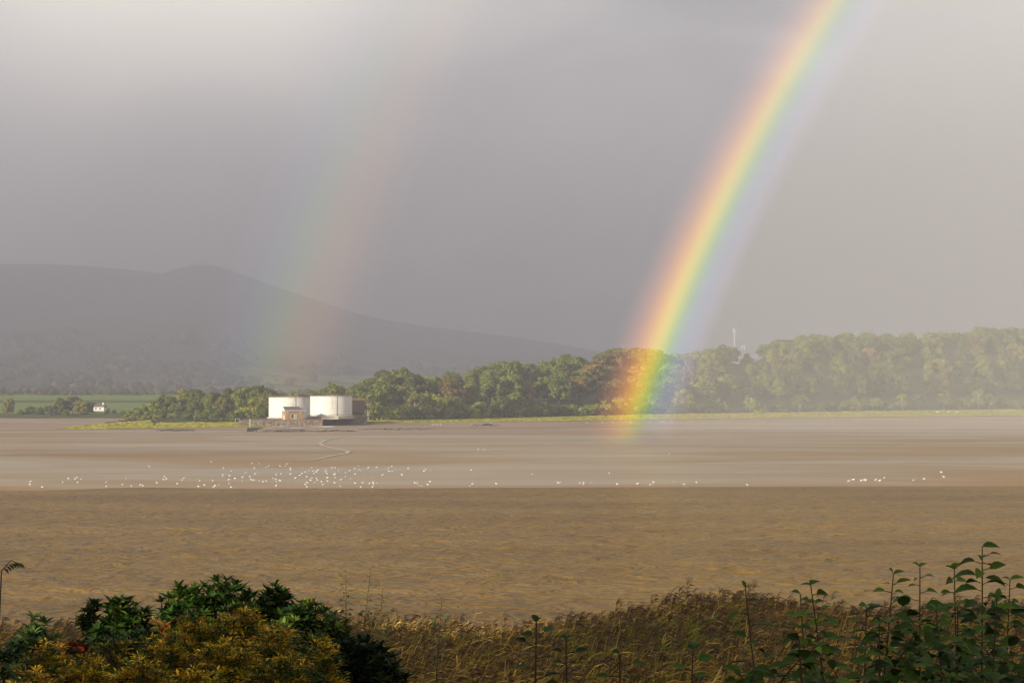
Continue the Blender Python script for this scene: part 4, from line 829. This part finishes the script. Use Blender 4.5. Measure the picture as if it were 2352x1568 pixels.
sapling(2020, 1430, 9.6, 'low leafy sapling in front of the leaning one', .03, .11, n=14, side_br=4)
def under(px, ptop, Y, wid, n, lab, col=(.028, .048, .006), leaf=.09):
    top = at(px, ptop, Y); g = float(bankz(top.x, Y)); h = top.z-g; e = empty('leafy_bush', (top.x, Y, g), 0, lab, 'bush', 'dark leafy bushes under the saplings'); r_ = np.random.default_rng(int(px)); bl = MB(); bs = MB()
    a = r_.uniform(0, 6.28, n); el = np.arccos(r_.uniform(0, 1, n)); rr = r_.uniform(.55, 1, n)*(1+.2*np.sin(3*a+px)); P = np.stack([wid/2*np.sin(el)*np.cos(a)*rr, wid/2*.7*np.sin(el)*np.sin(a)*rr, h*.15+h*.82*np.cos(el)*rr], -1)
    D = P/np.array([wid/2, wid/2, h])+r_.normal(0, .5, (n, 3)); D[:, 2] = np.abs(D[:, 2])*.5; Nn = np.tile([0, -.3, 1.], (n, 1))+r_.normal(0, .35, (n, 3)); l = leaf*r_.uniform(.6, 1.3, n)
    for k in range(6): sl_ = slice(k*n//6, (k+1)*n//6); leaves(bl, P[sl_], D[sl_], Nn[sl_], l[sl_], l[sl_]*.26, np.array(col)*r_.uniform(.6, 1.6), .35)
    for k in range(14): p = P[k]; bs.tube([(0, 0, -.1), tuple(p*np.array([.6, .6, .5])), tuple(p)], [.014, .009, .004], 5)
    weld(bl.build('leaves', M_LEAF, e)); bs.build('stems', M_STEM, e)
for s_ in ((2290, 1440, 10, 1.1, 700, 'tall dark leafy bush in the lower right corner'), (2150, 1455, 9.5, 1.0, 650, 'dark leafy bush left of the corner bush'), (2030, 1475, 9.3, .9, 550, 'dark leafy bush below the leaning sapling'), (1900, 1500, 9, .9, 500, 'low leafy bush below the left-leaning sapling'), (1780, 1510, 8.8, .8, 400, 'low leafy bush second from the left end'),
           (1690, 1525, 8.6, .6, 300, 'lowest leafy bush at the left end of the saplings'), (2230, 1510, 8.5, 1.0, 600, 'dark leafy bush cut by the bottom right'), (2080, 1525, 8.3, .9, 500, 'dark leafy bush cut by the bottom edge under the saplings')): under(*s_)
sapling(1592, 1490, 8, 'light green leafy shoot at the bottom, left of the dark bushes', .02, .1, (.035, .07, .015), n=16, side_br=3)
for (px_, pt, Yv, lab, s_) in ((1232, 1428, 7, 'taller dark shoot standing alone in front of the reeds', 1), (1300, 1468, 7, 'shorter dark shoot right of the taller lone one', 1), (1424, 1500, 7, 'small faint shoot rightmost of the lone ones', 1)):
    rhodo_ = sapling(px_, pt, Yv, lab, .01, .075, (.014, .034, .008), n=16, name='dark_shoot', group='dark shoots in front of the reeds', side_br=2)
for (px_, pt, lab, le) in ((795, 1314, 'left of three thin twigs beside the shrubs', .0), (851, 1309, 'middle and tallest of three thin twigs beside the shrubs', .12), (879, 1351, 'right and shortest of three thin twigs beside the shrubs', .05), (1015, 1372, 'small lone green twig among the reed heads', .08)):
    sapling(px_, pt, 21, lab, le, .065, (.07, .09, .03), n=30, name='twig', group='thin twigs between shrubs and reeds')
# drooping compound leaves at the left edge
top = at(14, 1310, 9); g = float(bankz(top.x, 9)); e = empty('rowan_sapling', (top.x-.08, 9, g), 0, 'rowan sapling with drooping feathery leaves at the left edge', 'sapling'); bl = MB(); bs = MB(); h = top.z-g
bs.tube([(0, 0, -.1), (.02, 0, h*.5), (.06, 0, h)], [.01, .007, .003], 6)
for (t, s_, dx, dz) in ((1.0, 1, .08, .03), (.93, -1, .08, .03), (.8, 1, .07, -.07), (.66, 1, .10, -.12), (.55, -1, .12, -.1)):
    p0 = np.array([.06*t, 0, h*t]); p1 = p0+np.array([s_*dx, 0, dz]); pm = (p0+p1)/2+np.array([0, 0, .03]); bs.tube([tuple(p0), tuple(pm), tuple(p1)], .002, 4)
    for k in range(7):
        q = k/7+.12; p = (1-q)**2*p0+2*q*(1-q)*pm+q*q*p1
        for z in (-1, 1): leaves(bl, p[None], np.array([[s_*.8, z*.5, -.25]]), np.array([[0, -.4, 1.]]), [.035], [.006], (.03, .06, .02), .4)
weld(bl.build('leaves', M_LEAF, e)); bs.build('stem', M_STEM, e)

# ------------------------------------------------------------------ rainbows: shells lit by added emission, 42 and 51 degrees from the antisolar point
AX = Vector((-sx, -sy, -sz))
UX = AX.cross(Vector((0, 0, 1))).normalized(); UY = UX.cross(AX)
def bow(name, r0, r1, dist, ramp, gain, lab, fade):
    b = MB(); n, k = 240, 26; th = np.linspace(R(70), R(200), n); V = []; uv = []
    for i in range(n):
        for j in range(k):
            rr = R(r0+(r1-r0)*j/(k-1)); d = AX*math.cos(rr)+(UX*math.cos(th[i])+UY*math.sin(th[i]))*math.sin(rr); p = Vector((0, 0, H))+d*dist; V.append(p)
    keep = [(i*k+j, i*k+j+1, (i+1)*k+j+1, (i+1)*k+j) for i in range(n-1) for j in range(k-1) if max(V[i*k+j].z, V[(i+1)*k+j].z) > 0 and abs(V[i*k+j].x/V[i*k+j].y) < 1.2 and V[i*k+j].y > 50 and V[i*k+j].z < 400]
    b.add(V, keep)
    m = Mat(name); g = m.node('ShaderNodeNewGeometry')
    sub = m.node('ShaderNodeVectorMath', operation='SUBTRACT'); sub.inputs[1].default_value = (0, 0, H); m.L.new(g.outputs['Position'], sub.inputs[0])
    nm = m.node('ShaderNodeVectorMath', operation='NORMALIZE'); m.L.new(sub.outputs[0], nm.inputs[0]); dt = m.node('ShaderNodeVectorMath', operation='DOT_PRODUCT'); dt.inputs[1].default_value = AX; m.L.new(nm.outputs[0], dt.inputs[0])
    ang = m.math('ARCCOSINE', dt.outputs['Value']); t = m.mr(ang, R(r0), R(r1), 0, 1)
    cr = m.node('ShaderNodeValToRGB'); els = cr.color_ramp.elements; cr.color_ramp.interpolation = 'B_SPLINE'
    while len(els) > 1: els.remove(els[-1])
    for i, (q, c) in enumerate(ramp):
        el = els[0] if i == 0 else els.new(q); el.position = q; el.color = (*c, 1)
    m.L.new(t, cr.inputs[0]); sp = m.node('ShaderNodeSeparateXYZ'); m.L.new(g.outputs['Position'], sp.inputs[0])
    st = gain
    f = m.mr(sp.outputs[2], fade[0], fade[1]); f2 = m.mr(sp.outputs[2], fade[2], fade[3], 1, fade[4])
    em = m.node('ShaderNodeEmission'); m.L.new(cr.outputs[0], em.inputs[0]); m.L.new(m.math('MULTIPLY', m.math('MULTIPLY', f, f2), st), em.inputs[1])
    tr = m.node('ShaderNodeBsdfTransparent'); ad = m.node('ShaderNodeAddShader'); m.L.new(em.outputs[0], ad.inputs[0]); m.L.new(tr.outputs[0], ad.inputs[1]); m.L.new(ad.outputs[0], m.N['Material Output'].inputs[0])
    m.m.cycles.emission_sampling = 'NONE'
    o = b.build(name, m.m, smooth=True); tag(o, lab, 'rainbow', 'rainbows'); return o
# inner (t=0) to outer (t=1)
bow('rainbow', 40.35, 42.8, 560, [(0, (0, 0, 0)), (.12, (.035, .035, .07)), (.26, (.06, .08, .15)), (.38, (.09, .19, .08)), (.47, (.28, .31, .0)), (.56, (.47, .30, .0)), (.66, (.38, .14, .0)), (.78, (.17, .055, .02)), (.9, (.06, .02, .01)), (1, (0, 0, 0))], 1.12,
    'bright rainbow rising from the wood at right of centre', (-.5, 13, 30, 120, .5))
bow('rainbow', 49.6, 53.6, 1250, [(0, (0, 0, 0)), (.14, (.03, .014, .008)), (.28, (.075, .035, .008)), (.42, (.07, .045, .01)), (.54, (.03, .06, .015)), (.68, (.01, .03, .03)), (.82, (.01, .012, .03)), (1, (0, 0, 0))], 1.15,
    'faint wide second rainbow over the white tanks', (6, 40, 50, 260, .4))

# ------------------------------------------------------------------ air
def vol(name, dens, col, g, lab=None):
    m = bpy.data.materials.new(name); m.use_nodes = True; n = m.node_tree.nodes; n.clear(); o = n.new('ShaderNodeOutputMaterial'); v = n.new('ShaderNodeVolumePrincipled')
    v.inputs['Density'].default_value = dens; v.inputs['Color'].default_value = (*col, 1); v.inputs['Anisotropy'].default_value = g; m.node_tree.links.new(v.outputs[0], o.inputs['Volume']); return m
b = MB(); b.box((0, 2000, 213.5), (10000, 4320, 437)); tag(b.build('haze', vol('haze', 2.3e-4, (.72, .72, .82), -.05)), 'pale grey rain haze filling the bay', 'haze', kind='stuff')
# rain veil added and shaped along the bow to brighten its inside
arc = []
for t in np.linspace(-14, 190, 30):
    py = None
    # bow direction at angle 41 deg whose elevation reaches height t at 900 m
    best = None
    for th in np.linspace(R(90), R(200), 400):
        d = AX*math.cos(R(41.2))+(UX*math.cos(th)+UY*math.sin(th))*math.sin(R(41.2))
        zz_ = H+d.z/d.y*900
        if best is None or abs(zz_-t) < best[0]: best = (abs(zz_-t), d.x/d.y)
    arc.append((best[1], t))
b = MB(); V = []; n = len(arc)
for (sl_, t) in arc:
    k = (t-H)/900
    for (dx, Yv) in ((-.002, 860), (.010, 590), (1.6, 590), (1.6, 900), (-.004, 900)): V.append(((sl_+dx)*Yv, Yv, max(H+k*Yv, .3)))
F = [(5*i+j, 5*i+(j+1) % 5, 5*i+5+(j+1) % 5, 5*i+5+j) for i in range(n-1) for j in range(5)]; b.add(V, F); b.add(V, [tuple(range(4, -1, -1)), tuple(5*(n-1)+j for j in range(5))])
tag(b.build('bow_veil', vol('bow_veil', 6.6e-4, (.93, .92, .88), -.58)), 'pale rain veil added to brighten the inside of the bow over the wood', 'rain', kind='stuff')

b = MB(); b.box((-300, 2500, 207), (7600, 1500, 412)); tag(b.build('distant_rain', vol('distant_rain', 1.2e-3, (.67, .70, .87), -.05)), 'grey curtain of rain in front of the mountain', 'rain', kind='stuff')
